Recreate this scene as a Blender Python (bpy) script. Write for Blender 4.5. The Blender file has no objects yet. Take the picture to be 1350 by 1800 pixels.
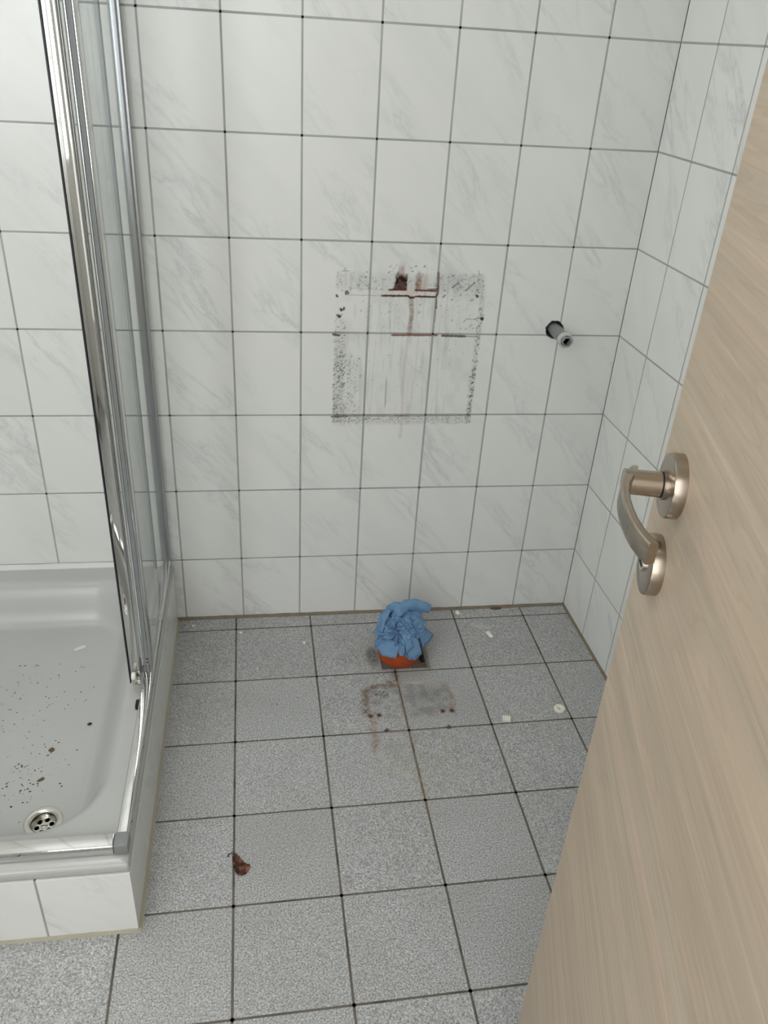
import bpy, bmesh, math, random
import numpy as np
from mathutils import Vector, Matrix, noise as mnoise

random.seed(7)
rng = np.random.RandomState(11)
SC = bpy.context.scene
COL = SC.collection

# ------------------------------------------------------------------ camera
yaw, pit, rol = 0.1696, -0.5327, 0.0658
fwd = Vector((math.sin(yaw) * math.cos(pit), math.cos(yaw) * math.cos(pit), math.sin(pit)))
rgt = Vector((math.cos(yaw), -math.sin(yaw), 0))
upv = rgt.cross(fwd)
c_, s_ = math.cos(rol), math.sin(rol)
cx = c_ * rgt + s_ * upv
cy = -s_ * rgt + c_ * upv
cam_d = bpy.data.cameras.new('camera')
cam = bpy.data.objects.new('camera', cam_d)
COL.objects.link(cam)
cam.matrix_world = Matrix(((cx.x, cy.x, -fwd.x, -0.8389), (cx.y, cy.y, -fwd.y, -1.7697),
                           (cx.z, cy.z, -fwd.z, 1.3773), (0, 0, 0, 1)))
cam_d.sensor_fit = 'HORIZONTAL'
cam_d.sensor_width = 36.0
cam_d.lens = 36.0 * 1429.4 / 1350.0
cam_d.clip_start = 0.02
SC.camera = cam

# ------------------------------------------------------------------ light
SC.view_settings.view_transform = 'Standard'
SC.view_settings.look = 'None'
SC.view_settings.gamma = 1.0
SC.view_settings.use_curve_mapping = False
SC.view_settings.exposure = 0.33

W = bpy.data.worlds.new('overcast')
SC.world = W
W.use_nodes = True
bg = W.node_tree.nodes['Background']
bg.inputs[0].default_value = (0.97, 0.985, 1.0, 1)
bg.inputs[1].default_value = 2.7           # daylight of the hall reaching in through the doorway

ld = bpy.data.lights.new('window_daylight', 'AREA')
ld.shape = 'RECTANGLE'
ld.size, ld.size_y = 0.27, 1.12
ld.energy = 6.3
ld.color = (0.94, 0.975, 1.0)
lo = bpy.data.objects.new('window_daylight', ld)
COL.objects.link(lo)
lo.location = (-1.7775, -1.985, 1.60)
lo.rotation_euler = (math.pi / 2, 0, 0)    # shines into the room (+y)


l2 = bpy.data.lights.new('ceiling_fill', 'AREA')  # unseen ceiling fill, added to balance the room's brightness
l2.shape = 'RECTANGLE'
l2.size, l2.size_y = 0.50, 0.50
l2.energy = 6.2
l2.color = (0.96, 0.98, 1.0)
l2o = bpy.data.objects.new('ceiling_fill', l2)
COL.objects.link(l2o)
l2o.location = (-1.42, -0.66, 2.485)

# ------------------------------------------------------------------ helpers
def link(name, me, mat=None, parent=None, loc=None, rz=None, smooth=False):
    o = bpy.data.objects.new(name, me)
    COL.objects.link(o)
    if mat is not None and len(me.materials) == 0:
        me.materials.append(mat)
    if parent is not None:
        o.parent = parent
    if loc is not None:
        o.location = loc
    if rz is not None:
        o.rotation_euler = (0, 0, rz)
    if smooth:
        for p in me.polygons:
            p.use_smooth = True
    return o


def tag(o, label=None, cat=None, group=None, kind=None):
    if label: o['label'] = label
    if cat: o['category'] = cat
    if group: o['group'] = group
    if kind: o['kind'] = kind
    return o


def empty(name, loc=(0, 0, 0), rz=0.0):
    o = bpy.data.objects.new(name, None)
    COL.objects.link(o)
    o.location = loc
    o.rotation_euler = (0, 0, rz)
    return o


class MB:
    """collects shapes into one mesh"""
    def __init__(s):
        s.v, s.f = [], []

    def add(s, v, f):
        n = len(s.v)
        s.v += [tuple(p) for p in v]
        s.f += [tuple(i + n for i in q) for q in f]
        return s

    def box(s, x0, x1, y0, y1, z0, z1):
        v = [(x, y, z) for z in (z0, z1) for y in (y0, y1) for x in (x0, x1)]
        return s.add(v, [(0, 2, 3, 1), (4, 5, 7, 6), (0, 1, 5, 4), (2, 6, 7, 3), (0, 4, 6, 2), (1, 3, 7, 5)])

    def lathe(s, prof, n=32, M=None, close=False, cap=True):
        v, f = [], []
        for (r, z) in prof:
            for k in range(n):
                a = 2 * math.pi * k / n
                p = Vector((r * math.cos(a), r * math.sin(a), z))
                v.append(M @ p if M else p)
        m = len(prof)
        for i in range(m - 1 + (1 if close else 0)):
            j = (i + 1) % m
            for k in range(n):
                l = (k + 1) % n
                f.append((i * n + k, i * n + l, j * n + l, j * n + k))
        if not close and cap:
            if prof[0][0] > 1e-6: f.append(tuple(reversed(range(n))))
            if prof[-1][0] > 1e-6: f.append(tuple((m - 1) * n + k for k in range(n)))
        return s.add(v, f)

    def tube(s, pts, rad, n=10):
        pts = [Vector(p) for p in pts]
        if not hasattr(rad, '__len__'): rad = [rad] * len(pts)
        v, f = [], []
        ref = Vector((0.13, 0.31, 0.94))
        for i, p in enumerate(pts):
            t = (pts[min(i + 1, len(pts) - 1)] - pts[max(i - 1, 0)]).normalized()
            a = t.cross(ref).normalized(); b = t.cross(a)
            for k in range(n):
                w = 2 * math.pi * k / n
                v.append(p + rad[i] * (math.cos(w) * a + math.sin(w) * b))
        for i in range(len(pts) - 1):
            for k in range(n):
                l = (k + 1) % n
                f.append((i * n + k, i * n + l, (i + 1) * n + l, (i + 1) * n + k))
        f.append(tuple(reversed(range(n))))
        f.append(tuple((len(pts) - 1) * n + k for k in range(n)))
        return s.add(v, f)

    def mesh(s, name, bevel=0.0, seg=2, smooth=False):
        me = bpy.data.meshes.new(name)
        me.from_pydata(s.v, [], s.f)
        bm = bmesh.new(); bm.from_mesh(me)
        bmesh.ops.recalc_face_normals(bm, faces=bm.faces)
        if bevel > 0:
            es = [e for e in bm.edges if len(e.link_faces) == 2 and e.calc_face_angle(0) > 0.6]
            bmesh.ops.bevel(bm, geom=es, offset=bevel, segments=seg, profile=0.6, affect='EDGES', clamp_overlap=True)
        bm.to_mesh(me); bm.free()
        if smooth:
            for p in me.polygons: p.use_smooth = True
        me.update()
        return me

    def obj(s, name, mat, parent=None, bevel=0.0, seg=2, smooth=False, loc=None, rz=None, auto=None):
        me = s.mesh(name, bevel, seg, smooth)
        o = link(name, me, mat, parent, loc, rz)
        if auto: sharp(me, auto)
        return o


def sharp(me, ang):
    """smooth shading with edges sharper than ang kept hard"""
    bm = bmesh.new(); bm.from_mesh(me)
    for f in bm.faces: f.smooth = True
    for e in bm.edges:
        e.smooth = not (len(e.link_faces) == 2 and e.calc_face_angle(0) > ang)
    bm.to_mesh(me); bm.free()


class VN:
    """value noise on a numpy grid"""
    def __init__(s, seed): s.g = np.random.RandomState(seed).rand(256, 256)

    def __call__(s, x, y):
        xi = np.floor(x).astype(int); yi = np.floor(y).astype(int)
        fx = x - xi; fy = y - yi
        fx = fx * fx * (3 - 2 * fx); fy = fy * fy * (3 - 2 * fy)
        g = s.g
        a = g[xi % 256, yi % 256]; b = g[(xi + 1) % 256, yi % 256]
        c = g[xi % 256, (yi + 1) % 256]; d = g[(xi + 1) % 256, (yi + 1) % 256]
        return (a * (1 - fx) + b * fx) * (1 - fy) + (c * (1 - fx) + d * fx) * fy


def sstep(a, b, x):
    t = np.clip((x - a) / (b - a), 0, 1)
    return t * t * (3 - 2 * t)


# ------------------------------------------------------------------ materials
def lin(c):
    return tuple((v / 12.92 if v <= 0.04045 else ((v + 0.055) / 1.055) ** 2.4) for v in [k / 255 for k in c]) + (1,)


class N:
    def __init__(s, name):
        s.m = bpy.data.materials.new(name); s.m.use_nodes = True
        s.t = s.m.node_tree; s.b = s.t.nodes['Principled BSDF']

    def n(s, typ, **kw):
        o = s.t.nodes.new(typ)
        for k, v in kw.items(): setattr(o, k, v)
        return o

    def l(s, a, b): s.t.links.new(a, b)

    def math(s, op, a, b=None, c=None):
        o = s.n('ShaderNodeMath', operation=op)
        for i, v in enumerate((a, b, c)):
            if v is None: continue
            if isinstance(v, (int, float)): o.inputs[i].default_value = v
            else: s.l(v, o.inputs[i])
        return o.outputs[0]

    def mix(s, fac, a, b, blend='MIX'):
        o = s.n('ShaderNodeMix', data_type='RGBA', blend_type=blend)
        for sock, v in ((o.inputs[0], fac), (o.inputs[6], a), (o.inputs[7], b)):
            if isinstance(v, (int, float)): sock.default_value = v
            elif isinstance(v, tuple): sock.default_value = v
            else: s.l(v, sock)
        return o.outputs[2]

    def noise(s, vec, scale, detail=2.0, rough=0.5, dist=0.0):
        o = s.n('ShaderNodeTexNoise')
        o.inputs['Scale'].default_value = scale; o.inputs['Detail'].default_value = detail
        o.inputs['Roughness'].default_value = rough; o.inputs['Distortion'].default_value = dist
        if vec is not None: s.l(vec, o.inputs['Vector'])
        return o.outputs[0]

    def ramp(s, fac, stops):
        o = s.n('ShaderNodeValToRGB')
        cr = o.color_ramp
        while len(cr.elements) < len(stops): cr.elements.new(0.5)
        for e, (p, c) in zip(cr.elements, stops):
            e.position = p; e.color = c if isinstance(c, tuple) else (c, c, c, 1)
        s.l(fac, o.inputs[0])
        return o.outputs[0]

    def bump(s, h, strength, dist):
        o = s.n('ShaderNodeBump')
        o.inputs['Strength'].default_value = strength; o.inputs['Distance'].default_value = dist
        s.l(h, o.inputs['Height'])
        s.l(o.outputs[0], s.b.inputs['Normal'])

    def set(s, **kw):
        for k, v in kw.items():
            i = s.b.inputs[k.replace('_', ' ')]
            if isinstance(v, (int, float, tuple)): i.default_value = v
            else: s.l(v, i)
        return s


def simple(name, col, rough=0.5, metal=0.0, var=0.06, scale=40, bump=0.0, **kw):
    n = N(name)
    tc = n.n('ShaderNodeTexCoord').outputs['Object']
    f = n.noise(tc, scale, 3)
    c = lin(col)
    a = tuple(v * (1 - var) for v in c[:3]) + (1,); b = tuple(min(1, v * (1 + var)) for v in c[:3]) + (1,)
    n.set(Base_Color=n.mix(f, a, b), Roughness=rough, Metallic=metal, **kw)
    if bump: n.bump(f, bump, 0.002)
    return n.m


def stain_mix(n, base):
    at = n.n('ShaderNodeAttribute', attribute_name='stain')
    return n.mix(at.outputs['Alpha'], base, at.outputs['Color'])


def rand_coords(n, spread=37.0):
    tc = n.n('ShaderNodeTexCoord').outputs['Object']
    oi = n.n('ShaderNodeObjectInfo')
    r = n.math('MULTIPLY', oi.outputs['Random'], spread)
    cb = n.n('ShaderNodeCombineXYZ')
    n.l(r, cb.inputs[0]); n.l(r, cb.inputs[1]); n.l(r, cb.inputs[2])
    ad = n.n('ShaderNodeVectorMath', operation='ADD')
    n.l(tc, ad.inputs[0]); n.l(cb.outputs[0], ad.inputs[1])
    return ad.outputs[0], oi.outputs['Random'], tc


def mat_wall_tile():
    n = N('glazed_marble_tile')
    v, rnd, tc = rand_coords(n)
    mp = n.n('ShaderNodeMapping', vector_type='TEXTURE')
    mp.inputs['Rotation'].default_value = (0, math.radians(52), 0)
    mp.inputs['Scale'].default_value = (1.0, 1.0, 0.16)
    # rotate first, then stretch: done with two mappings
    m2 = n.n('ShaderNodeMapping')
    m2.inputs['Rotation'].default_value = (0, math.radians(40), 0)
    n.l(v, m2.inputs['Vector'])
    m3 = n.n('ShaderNodeMapping')
    m3.inputs['Scale'].default_value = (1.0, 1.0, 0.26)
    n.l(m2.outputs[0], m3.inputs['Vector'])
    vv = m3.outputs[0]
    a = n.noise(vv, 17, 5, 0.62, 0.35)
    ridge = n.math('ABSOLUTE', n.math('SUBTRACT', a, 0.5))
    vein = n.ramp(ridge, [(0.0, 1.0), (0.018, 0.45), (0.075, 0.0)])
    pat = n.ramp(n.noise(vv, 9.0, 2), [(0.47, 0.0), (0.68, 1.0)])
    cloud = n.ramp(n.noise(vv, 14.0, 3), [(0.45, 0.0), (0.8, 1.0)])
    fac = n.math('ADD', n.math('MULTIPLY', n.math('MULTIPLY', vein, pat), 0.36), n.math('MULTIPLY', cloud, 0.10))
    base = n.mix(fac, lin((234, 234, 230)), lin((164, 168, 168)))
    base = n.mix(n.math('MULTIPLY', rnd, 0.05), base, lin((200, 202, 200)))
    n.set(Base_Color=stain_mix(n, base), Roughness=0.26)
    n.b.inputs['Specular IOR Level'].default_value = 0.45
    n.bump(n.noise(v, 9, 2), 0.05, 0.004)
    return n.m


def mat_floor_tile():
    n = N('granular_grey_floor_tile')
    v, rnd, tc = rand_coords(n)
    g = n.noise(v, 340, 2, 0.55)
    g2 = n.noise(v, 900, 1, 0.5)
    big = n.noise(v, 9, 3)
    sp = n.ramp(g, [(0.34, lin((130, 130, 130))), (0.46, lin((171, 171, 170))), (0.57, lin((190, 190, 189))), (0.70, lin((224, 224, 222)))])
    base = n.mix(n.ramp(big, [(0.3, 0.0), (0.75, 0.22)]), sp, lin((140, 137, 132)))
    base = n.mix(n.math('MULTIPLY', rnd, 0.10), base, lin((128, 125, 121)))
    n.set(Base_Color=stain_mix(n, base), Roughness=0.5)
    n.b.inputs['Specular IOR Level'].default_value = 0.5
    h = n.math('ADD', g, n.math('MULTIPLY', g2, 0.4))
    n.bump(h, 0.55, 0.0016)
    return n.m


def mat_grout(name, c0, c1):
    n = N(name)
    tc = n.n('ShaderNodeTexCoord').outputs['Object']
    base = n.mix(n.ramp(n.noise(tc, 7, 4), [(0.35, 0.0), (0.7, 1.0)]), lin(c0), lin(c1))
    n.set(Base_Color=stain_mix(n, base), Roughness=0.9)
    n.bump(n.noise(tc, 500, 2), 0.4, 0.001)
    return n.m


def mat_wood():
    n = N('pale_wood_grain_door')
    tc = n.n('ShaderNodeTexCoord').outputs['Object']
    def mp(sx, sz):
        m = n.n('ShaderNodeMapping'); m.inputs['Scale'].default_value = (sx, 1.0, sz); n.l(tc, m.inputs['Vector']); return m.outputs[0]
    broad = n.noise(mp(0.8, 8.0), 2.4, 3, 0.55, 0.9)
    band = n.noise(mp(0.6, 17.0), 2.0, 2, 0.5, 0.4)
    fine = n.noise(mp(1.2, 55.0), 3.0, 3, 0.55, 0.3)
    rings = n.ramp(n.math('FRACT', n.math('MULTIPLY', broad, 8.0)), [(0.0, 0.0), (0.7, 0.25), (0.92, 1.0), (1.0, 0.0)])
    c = n.mix(n.ramp(band, [(0.35, 0.0), (0.65, 1.0)]), lin((192, 173, 152)), lin((179, 166, 147)))
    c = n.mix(n.ramp(broad, [(0.35, 0.0), (0.75, 0.55)]), c, lin((166, 150, 130)))
    c = n.mix(n.math('MULTIPLY', n.ramp(fine, [(0.42, 0.0), (0.68, 1.0)]), 0.32), c, lin((158, 138, 117)))
    c = n.mix(n.math('MULTIPLY', rings, 0.26), c, lin((150, 130, 110)))
    c = n.mix(n.math('MULTIPLY', n.ramp(fine, [(0.28, 1.0), (0.42, 0.0)]), 0.30), c, lin((208, 194, 174)))
    n.set(Base_Color=c, Roughness=0.48)
    n.b.inputs['Specular IOR Level'].default_value = 0.35
    n.bump(fine, 0.06, 0.002)
    return n.m


def mat_glass():
    n = N('clear_shower_glass')
    out = n.t.nodes['Material Output']
    n.t.nodes.remove(n.b)
    lw = n.n('ShaderNodeLayerWeight'); lw.inputs['Blend'].default_value = 0.5
    fr = n.math('ADD', n.math('MULTIPLY', n.math('POWER', lw.outputs['Facing'], 5.0), 0.5), 0.02)
    tr = n.n('ShaderNodeBsdfTransparent'); tr.inputs[0].default_value = (0.982, 0.992, 0.988, 1)
    gl = n.n('ShaderNodeBsdfGlossy'); gl.inputs['Roughness'].default_value = 0.02
    mx = n.n('ShaderNodeMixShader')
    n.l(fr, mx.inputs[0]); n.l(tr.outputs[0], mx.inputs[1]); n.l(gl.outputs[0], mx.inputs[2])
    n.l(mx.outputs[0], out.inputs[0])
    return n.m


def mat_brushed(name, col, rough):
    n = N(name)
    tc = n.n('ShaderNodeTexCoord').outputs['Object']
    m = n.n('ShaderNodeMapping'); m.inputs['Scale'].default_value = (4, 60, 4); n.l(tc, m.inputs['Vector'])
    f = n.noise(m.outputs[0], 30, 3)
    c = lin(col)
    n.set(Base_Color=n.mix(f, tuple(v * 0.97 for v in c[:3]) + (1,), c), Metallic=1.0,
          Roughness=n.ramp(f, [(0.3, rough * 0.95), (0.7, rough * 1.06)]))
    return n.m


M = dict(
    tile=mat_wall_tile(), ftile=mat_floor_tile(), wood=mat_wood(), glass=mat_glass(),
    wgrout=mat_grout('grey_wall_grout', (178, 179, 175), (160, 161, 157)),
    fgrout=mat_grout('dark_floor_grout', (116, 109, 99), (90, 84, 76)),
    core=simple('masonry_core', (120, 116, 110), 0.95, bump=0.3),
    plaster=simple('white_wall_paint', (232, 231, 226), 0.85, var=0.02, scale=8),
    acryl=simple('white_tray_acrylic', (184, 184, 181), 0.26, var=0.012, scale=14),
    chrome=simple('polished_chrome', (206, 205, 202), 0.045, 1.0, var=0.02),
    satin=simple('satin_chrome', (186, 189, 192), 0.30, 1.0, var=0.02),
    alu=simple('bright_aluminium', (214, 215, 214), 0.16, 1.0, var=0.03),
    seal=simple('dark_rubber_seal', (38, 40, 46), 0.5),
    clear=simple('grey_plastic_seal', (150, 156, 158), 0.3),
    gplast=simple('grey_plastic_connector', (132, 134, 134), 0.25),
    wplast=simple('white_plastic', (232, 230, 226), 0.35),
    nickel=mat_brushed('satin_nickel', (176, 164, 150), 0.26),
    nickelface=mat_brushed('satin_nickel_knurled', (168, 164, 157), 0.38),
    black=simple('black_rubber', (14, 14, 14), 0.6),
    orange=simple('orange_brown_pvc', (186, 82, 40), 0.42, var=0.22, scale=60),
    mortar=simple('grey_mortar', (112, 100, 90), 0.95, var=0.3, scale=90, bump=0.8),
    greypipe=simple('grey_pipe_plastic', (138, 142, 142), 0.4, var=0.08),
    cut=simple('pale_pipe_end', (196, 197, 192), 0.4),
    steel=simple('brushed_steel', (206, 203, 196), 0.2, 1.0),
    caulk=simple('yellowed_joint_filler', (176, 170, 152), 0.8, var=0.15, scale=60),
    brownjoint=simple('dirty_brown_joint', (128, 118, 100), 0.9, var=0.3, scale=50),
    tcaulk=simple('white_sealant', (214, 214, 210), 0.35, var=0.03),
    plasterbit=simple('plaster_fragment', (240, 236, 224), 0.8, var=0.06, scale=300, bump=0.4),
    brick=simple('reddish_plug', (110, 74, 56), 0.8, var=0.3, scale=200),
    dirt=simple('dark_dirt', (62, 60, 52), 0.9, var=0.4, scale=300),
    dirt2=simple('brown_dirt', (98, 86, 66), 0.9, var=0.3, scale=300),
    frame=simple('white_lacquer', (228, 228, 224), 0.4, var=0.01),
)


def mat_paper():
    n = N('blue_paper_towel')
    tc = n.n('ShaderNodeTexCoord').outputs['Object']
    f = n.noise(tc, 60, 4)
    n.set(Base_Color=n.mix(f, lin((100, 136, 172)), lin((124, 158, 192))), Roughness=0.85)
    n.b.inputs['Specular IOR Level'].default_value = 0.2
    n.bump(n.noise(tc, 1400, 2), 0.25, 0.0006)
    return n.m


def mat_leaf():
    n = N('withered_leaf')
    tc = n.n('ShaderNodeTexCoord').outputs['Object']
    f = n.ramp(n.noise(tc, 85, 4, 0.6), [(0.40, lin((34, 16, 11))), (0.54, lin((76, 38, 22))), (0.70, lin((150, 96, 64)))])
    n.set(Base_Color=f, Roughness=0.6)
    return n.m


M['paper'] = mat_paper(); M['leaf'] = mat_leaf()

# ------------------------------------------------------------------ stains with a shape of their own
vnA, vnB, vnC, vnD = VN(1), VN(2), VN(3), VN(4)


def over(dst, col, a):
    """paint colour col (sRGB 0-255) with alpha a over dst (n,4)"""
    c = np.array(lin(col)[:3])
    a = np.clip(a, 0, 1)
    A0 = dst[:, 3]
    A = a + A0 * (1 - a)
    k = np.where(A > 1e-6, a / np.maximum(A, 1e-6), 0)
    dst[:, :3] = dst[:, :3] * (1 - k)[:, None] + c[None, :] * k[:, None]
    dst[:, 3] = A


def seg_dist(x, y, pts):
    d = np.full(x.shape, 1e9)
    for (ax, ay), (bx, by) in zip(pts[:-1], pts[1:]):
        vx, vy = bx - ax, by - ay
        t = np.clip(((x - ax) * vx + (y - ay) * vy) / (vx * vx + vy * vy + 1e-12), 0, 1)
        d = np.minimum(d, np.hypot(x - ax - t * vx, y - ay - t * vy))
    return d


def make_specks():
    r = np.random.RandomState(5)
    L = []
    def put(n, x0, x1, z0, z1, s0, s1, a0, a1, xb=1.0):
        for _ in range(n):
            u = r.rand() ** xb
            L.append((x0 + (x1 - x0) * u, z0 + (z1 - z0) * r.rand(), s0 + (s1 - s0) * r.rand() ** 2,
                      1 + 1.6 * r.rand(), r.uniform(0.2, 1.2), a0 + (a1 - a0) * r.rand()))
    put(200, -675, -650, 570, 745, .7, 2.4, .2, .7)
    put(60, -676, -652, 745, 835, .7, 2.0, .2, .6)
    put(110, -650, -610, 570, 740, .6, 2.0, .15, .55, 1.5)
    put(130, -352, -338, 565, 720, .6, 1.9, .3, .85)
    put(60, -352, -336, 720, 845, .5, 1.6, .2, .6)
    put(60, -450, -345, 868, 928, .8, 2.6, .15, .6, .6)
    put(60, -672, -560, 880, 928, .7, 2.4, .15, .55)
    put(50, -620, -480, 800, 870, .6, 1.8, .1, .4)
    put(120, -600, -360, 570, 780, .5, 1.7, .08, .35)
    put(60, -440, -345, 790, 870, .6, 1.9, .15, .55)
    put(70, -560, -460, 868, 945, .6, 2.0, .2, .6)
    put(60, -675, -345, 574, 588, .7, 2.0, .2, .6)
    return L


SPECKS = make_specks()


def wall_stain(X, Zc, grout=False):
    """grime and rust left on the wall where the cistern hung; millimetres from the corner / floor"""
    x = X * 1000.0; z = Zc * 1000.0
    D = np.zeros((len(x), 4))
    wob = (vnA(x / 9, z / 9) - .5) * 3
    box = sstep(-677, -672, x + wob) * (1 - sstep(-346, -338, x + wob)) * sstep(560, 575, z + wob) * (1 - sstep(922, 932, z + wob))
    n1 = vnB(x / 3.2, z / 3.2); n2 = vnC(x / 14, z / 30); n3 = vnD(x / 4, z / 60)
    fine = vnA(x / 1.4, z / 1.8)
    over(D, (150, 148, 142), box * (0.03 + 0.09 * sstep(.45, .9, n2)))
    # vertical runs
    over(D, (120, 120, 116), box * 0.14 * sstep(.6, .9, n3) * (x < -400))
    # bands
    bl = sstep(-677, -671, x + wob) * (1 - sstep(-655, -646, x + wob)) * sstep(566, 576, z) * (1 - sstep(740, 850, z))
    over(D, (84, 84, 79), bl * (0.16 + 0.5 * sstep(.55, .85, n1) * sstep(.35, .7, fine)))
    bl2 = sstep(-655, -645, x) * (1 - sstep(-640, -600, x)) * sstep(566, 576, z) * (1 - sstep(700, 760, z))
    over(D, (90, 90, 84), bl2 * 0.35 * sstep(.6, .9, n1))
    br = sstep(-352, -345, x + wob) * (1 - sstep(-341, -336, x + wob)) * sstep(566, 576, z) * (1 - sstep(840, 905, z))
    over(D, (88, 86, 78), br * (0.12 + 0.6 * sstep(.5, .85, n1)))
    bt = box * sstep(884, 894, z) * (1 - sstep(915, 930, z))
    over(D, (96, 92, 84), bt * (0.08 + 0.5 * sstep(.62, .9, n1) * sstep(.4, .8, n2)))
    bt2 = box * sstep(-450, -430, x) * sstep(868, 880, z)
    over(D, (86, 80, 72), bt2 * (0.05 + 0.2 * sstep(.6, .9, n1)))
    bb = sstep(-677, -672, x) * (1 - sstep(-345, -338, x)) * sstep(560, 572, z) * (1 - sstep(580, 592, z))
    over(D, (110, 108, 102), bb * (0.10 + 0.35 * sstep(.5, .85, n1)))
    # grey run and faint brown runs
    over(D, (110, 110, 108), 0.45 * (1 - sstep(.8, 2.4, seg_dist(x, z, [(-553, 860), (-549, 785), (-551, 694), (-550, 586)]))) * sstep(.2, .6, n2))
    over(D, (160, 122, 92), 0.26 * (1 - sstep(1.0, 5.5, seg_dist(x, z, [(-506, 785), (-511, 712), (-507, 558), (-509, 530)]))) * (.5 + .5 * n1))
    over(D, (124, 66, 36), 0.75 * (1 - sstep(2.0, 8.0, seg_dist(x, z, [(-507, 872), (-502, 838), (-505, 792)]))) * (.35 + .65 * n1))
    over(D, (84, 50, 34), 0.40 * (1 - sstep(1.0, 3.5, seg_dist(x, z, [(-483, 872), (-487, 838)]))) * sstep(.4, .7, n1))
    # the dark rust beside the vacant supply slot
    inL = sstep(-545, -541, x + wob + (925 - z) * .12) * (1 - sstep(-519, -516, x)) * sstep(886, 890, z) * (1 - sstep(915, 932, z + wob * 3))
    slope = sstep(-6, 6, -(x + 545) * 1.15 + (935 - z))
    over(D, (72, 32, 14), inL * sstep(.12, .4, vnA(x / 6, z / 6) + .25 * slope) * .95)
    over(D, (18, 10, 8), inL * sstep(.50, .68, vnB(x / 5, z / 5) + .08 * slope) * .9)
    inR = sstep(-500, -497, x) * (1 - sstep(-489, -484, x + wob)) * sstep(886, 890, z) * (1 - sstep(905, 936, z))
    over(D, (112, 60, 32), inR * (.35 + .6 * n1))
    over(D, (150, 112, 84), .5 * sstep(-541, -537, x) * (1 - sstep(-528, -522, x)) * sstep(915, 925, z) * (1 - sstep(930, 952, z)))
    over(D, (170, 136, 110), .30 * sstep(-500, -496, x) * (1 - sstep(-480, -465, x)) * sstep(888, 892, z) * (1 - sstep(905, 930, z)))
    halo = np.exp(-(((x + 505) / 40) ** 2 + ((z - 884) / 12) ** 2))
    over(D, (196, 164, 142), .32 * halo)
    def line(pts, w, col, a):
        d = seg_dist(x, z, pts) + (n1 - .5) * 1.2
        over(D, col, a * (1 - sstep(w * .5, w, d)))
    line([(-557, 889), (-520, 890)], 3.2, (84, 36, 16), .92)
    line([(-498, 889), (-451, 888)], 2.9, (96, 44, 22), .9)
    line([(-470, 891), (-453, 892)], 2.8, (74, 46, 32), .7)
    line([(-572, 875.5), (-514, 876), (-508, 872), (-500, 873)], 3.2, (70, 28, 14), .95)
    line([(-497, 875), (-450, 875)], 3.1, (76, 32, 16), .95)
    line([(-651, 876), (-572, 875.5)], 1.4, (150, 144, 138), .45)
    line([(-648, 891), (-600, 889), (-557, 889)], 1.2, (160, 154, 148), .3)
    line([(-450, 930), (-447, 890), (-450, 873), (-448, 850)], 3.2, (92, 46, 26), .85)
    line([(-448, 850), (-448, 820)], 2.0, (150, 110, 84), .45)
    line([(-544, 786), (-440, 787)], 3.2, (116, 56, 34), .85)
    line([(-428, 786), (-374, 785)], 3.4, (44, 32, 26), .85)
    line([(-374, 785), (-345, 785)], 2.0, (80, 74, 66), .6)
    line([(-678, 786), (-664, 784)], 3.0, (44, 38, 32), .85)
    line([(-677, 585), (-640, 586)], 2.6, (74, 50, 42), .8)
    line([(-640, 586), (-345, 587)], 2.2, (110, 100, 92), .55)
    line([(-525, 587), (-495, 587)], 2.4, (140, 92, 72), .6)
    line([(-663, 928), (-648, 928)], .9, (96, 96, 94), .8)
    line([(-656, 935), (-656, 928)], .9, (96, 96, 94), .7)
    line([(-360, 934), (-357, 926), (-350, 926)], .9, (96, 96, 94), .7)
    line([(-626, 912), (-604, 894)], 1.0, (96, 90, 84), .55)
    line([(-366, 908), (-384, 890)], 2.4, (70, 52, 40), .6)
    line([(-415, 896), (-405, 905)], 2.2, (60, 50, 42), .6)
    line([(-376, 826), (-362, 825), (-345, 829)], 1.4, (110, 88, 62), .6)
    for (hx, hz, r0, col) in ((-672, 873, 3.4, (72, 52, 42)), (-650, 881, 5.2, (70, 50, 40)), (-661, 843, 4.0, (58, 50, 44)),
                              (-655, 846, 3.4, (60, 52, 46)), (-666, 828, 4.6, (24, 22, 20)), (-356, 878, 4.4, (32, 28, 26)), (-339, 827, 4.6, (28, 26, 24))):
        d = np.hypot(x - hx, z - hz) + (n1 - .5) * 3
        over(D, col, .92 * (1 - sstep(r0 * .7, r0 * 1.15, d)))
    d = np.hypot(x + 650, z - 881)
    over(D, (170, 140, 120), .8 * (1 - sstep(1.6, 2.4, np.abs(d - 2.0) + 1.2)))
    lo_x, hi_x, lo_z, hi_z = x.min() - 6, x.max() + 6, z.min() - 6, z.max() + 6
    for (sx, sz, s, el, ang, a) in SPECKS:
        if not (lo_x < sx < hi_x and lo_z < sz < hi_z): continue
        ca, sa = math.cos(ang), math.sin(ang)
        m = (np.abs(x - sx) < 8) & (np.abs(z - sz) < 8)
        if not m.any(): continue
        dx, dz = x[m] - sx, z[m] - sz
        d = np.hypot((dx * ca + dz * sa) / el, (-dx * sa + dz * ca)) / s
        sub = D[m]
        over(sub, (44, 42, 38), a * (1 - sstep(.6, 1.1, d)))
        D[m] = sub
    return D


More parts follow.
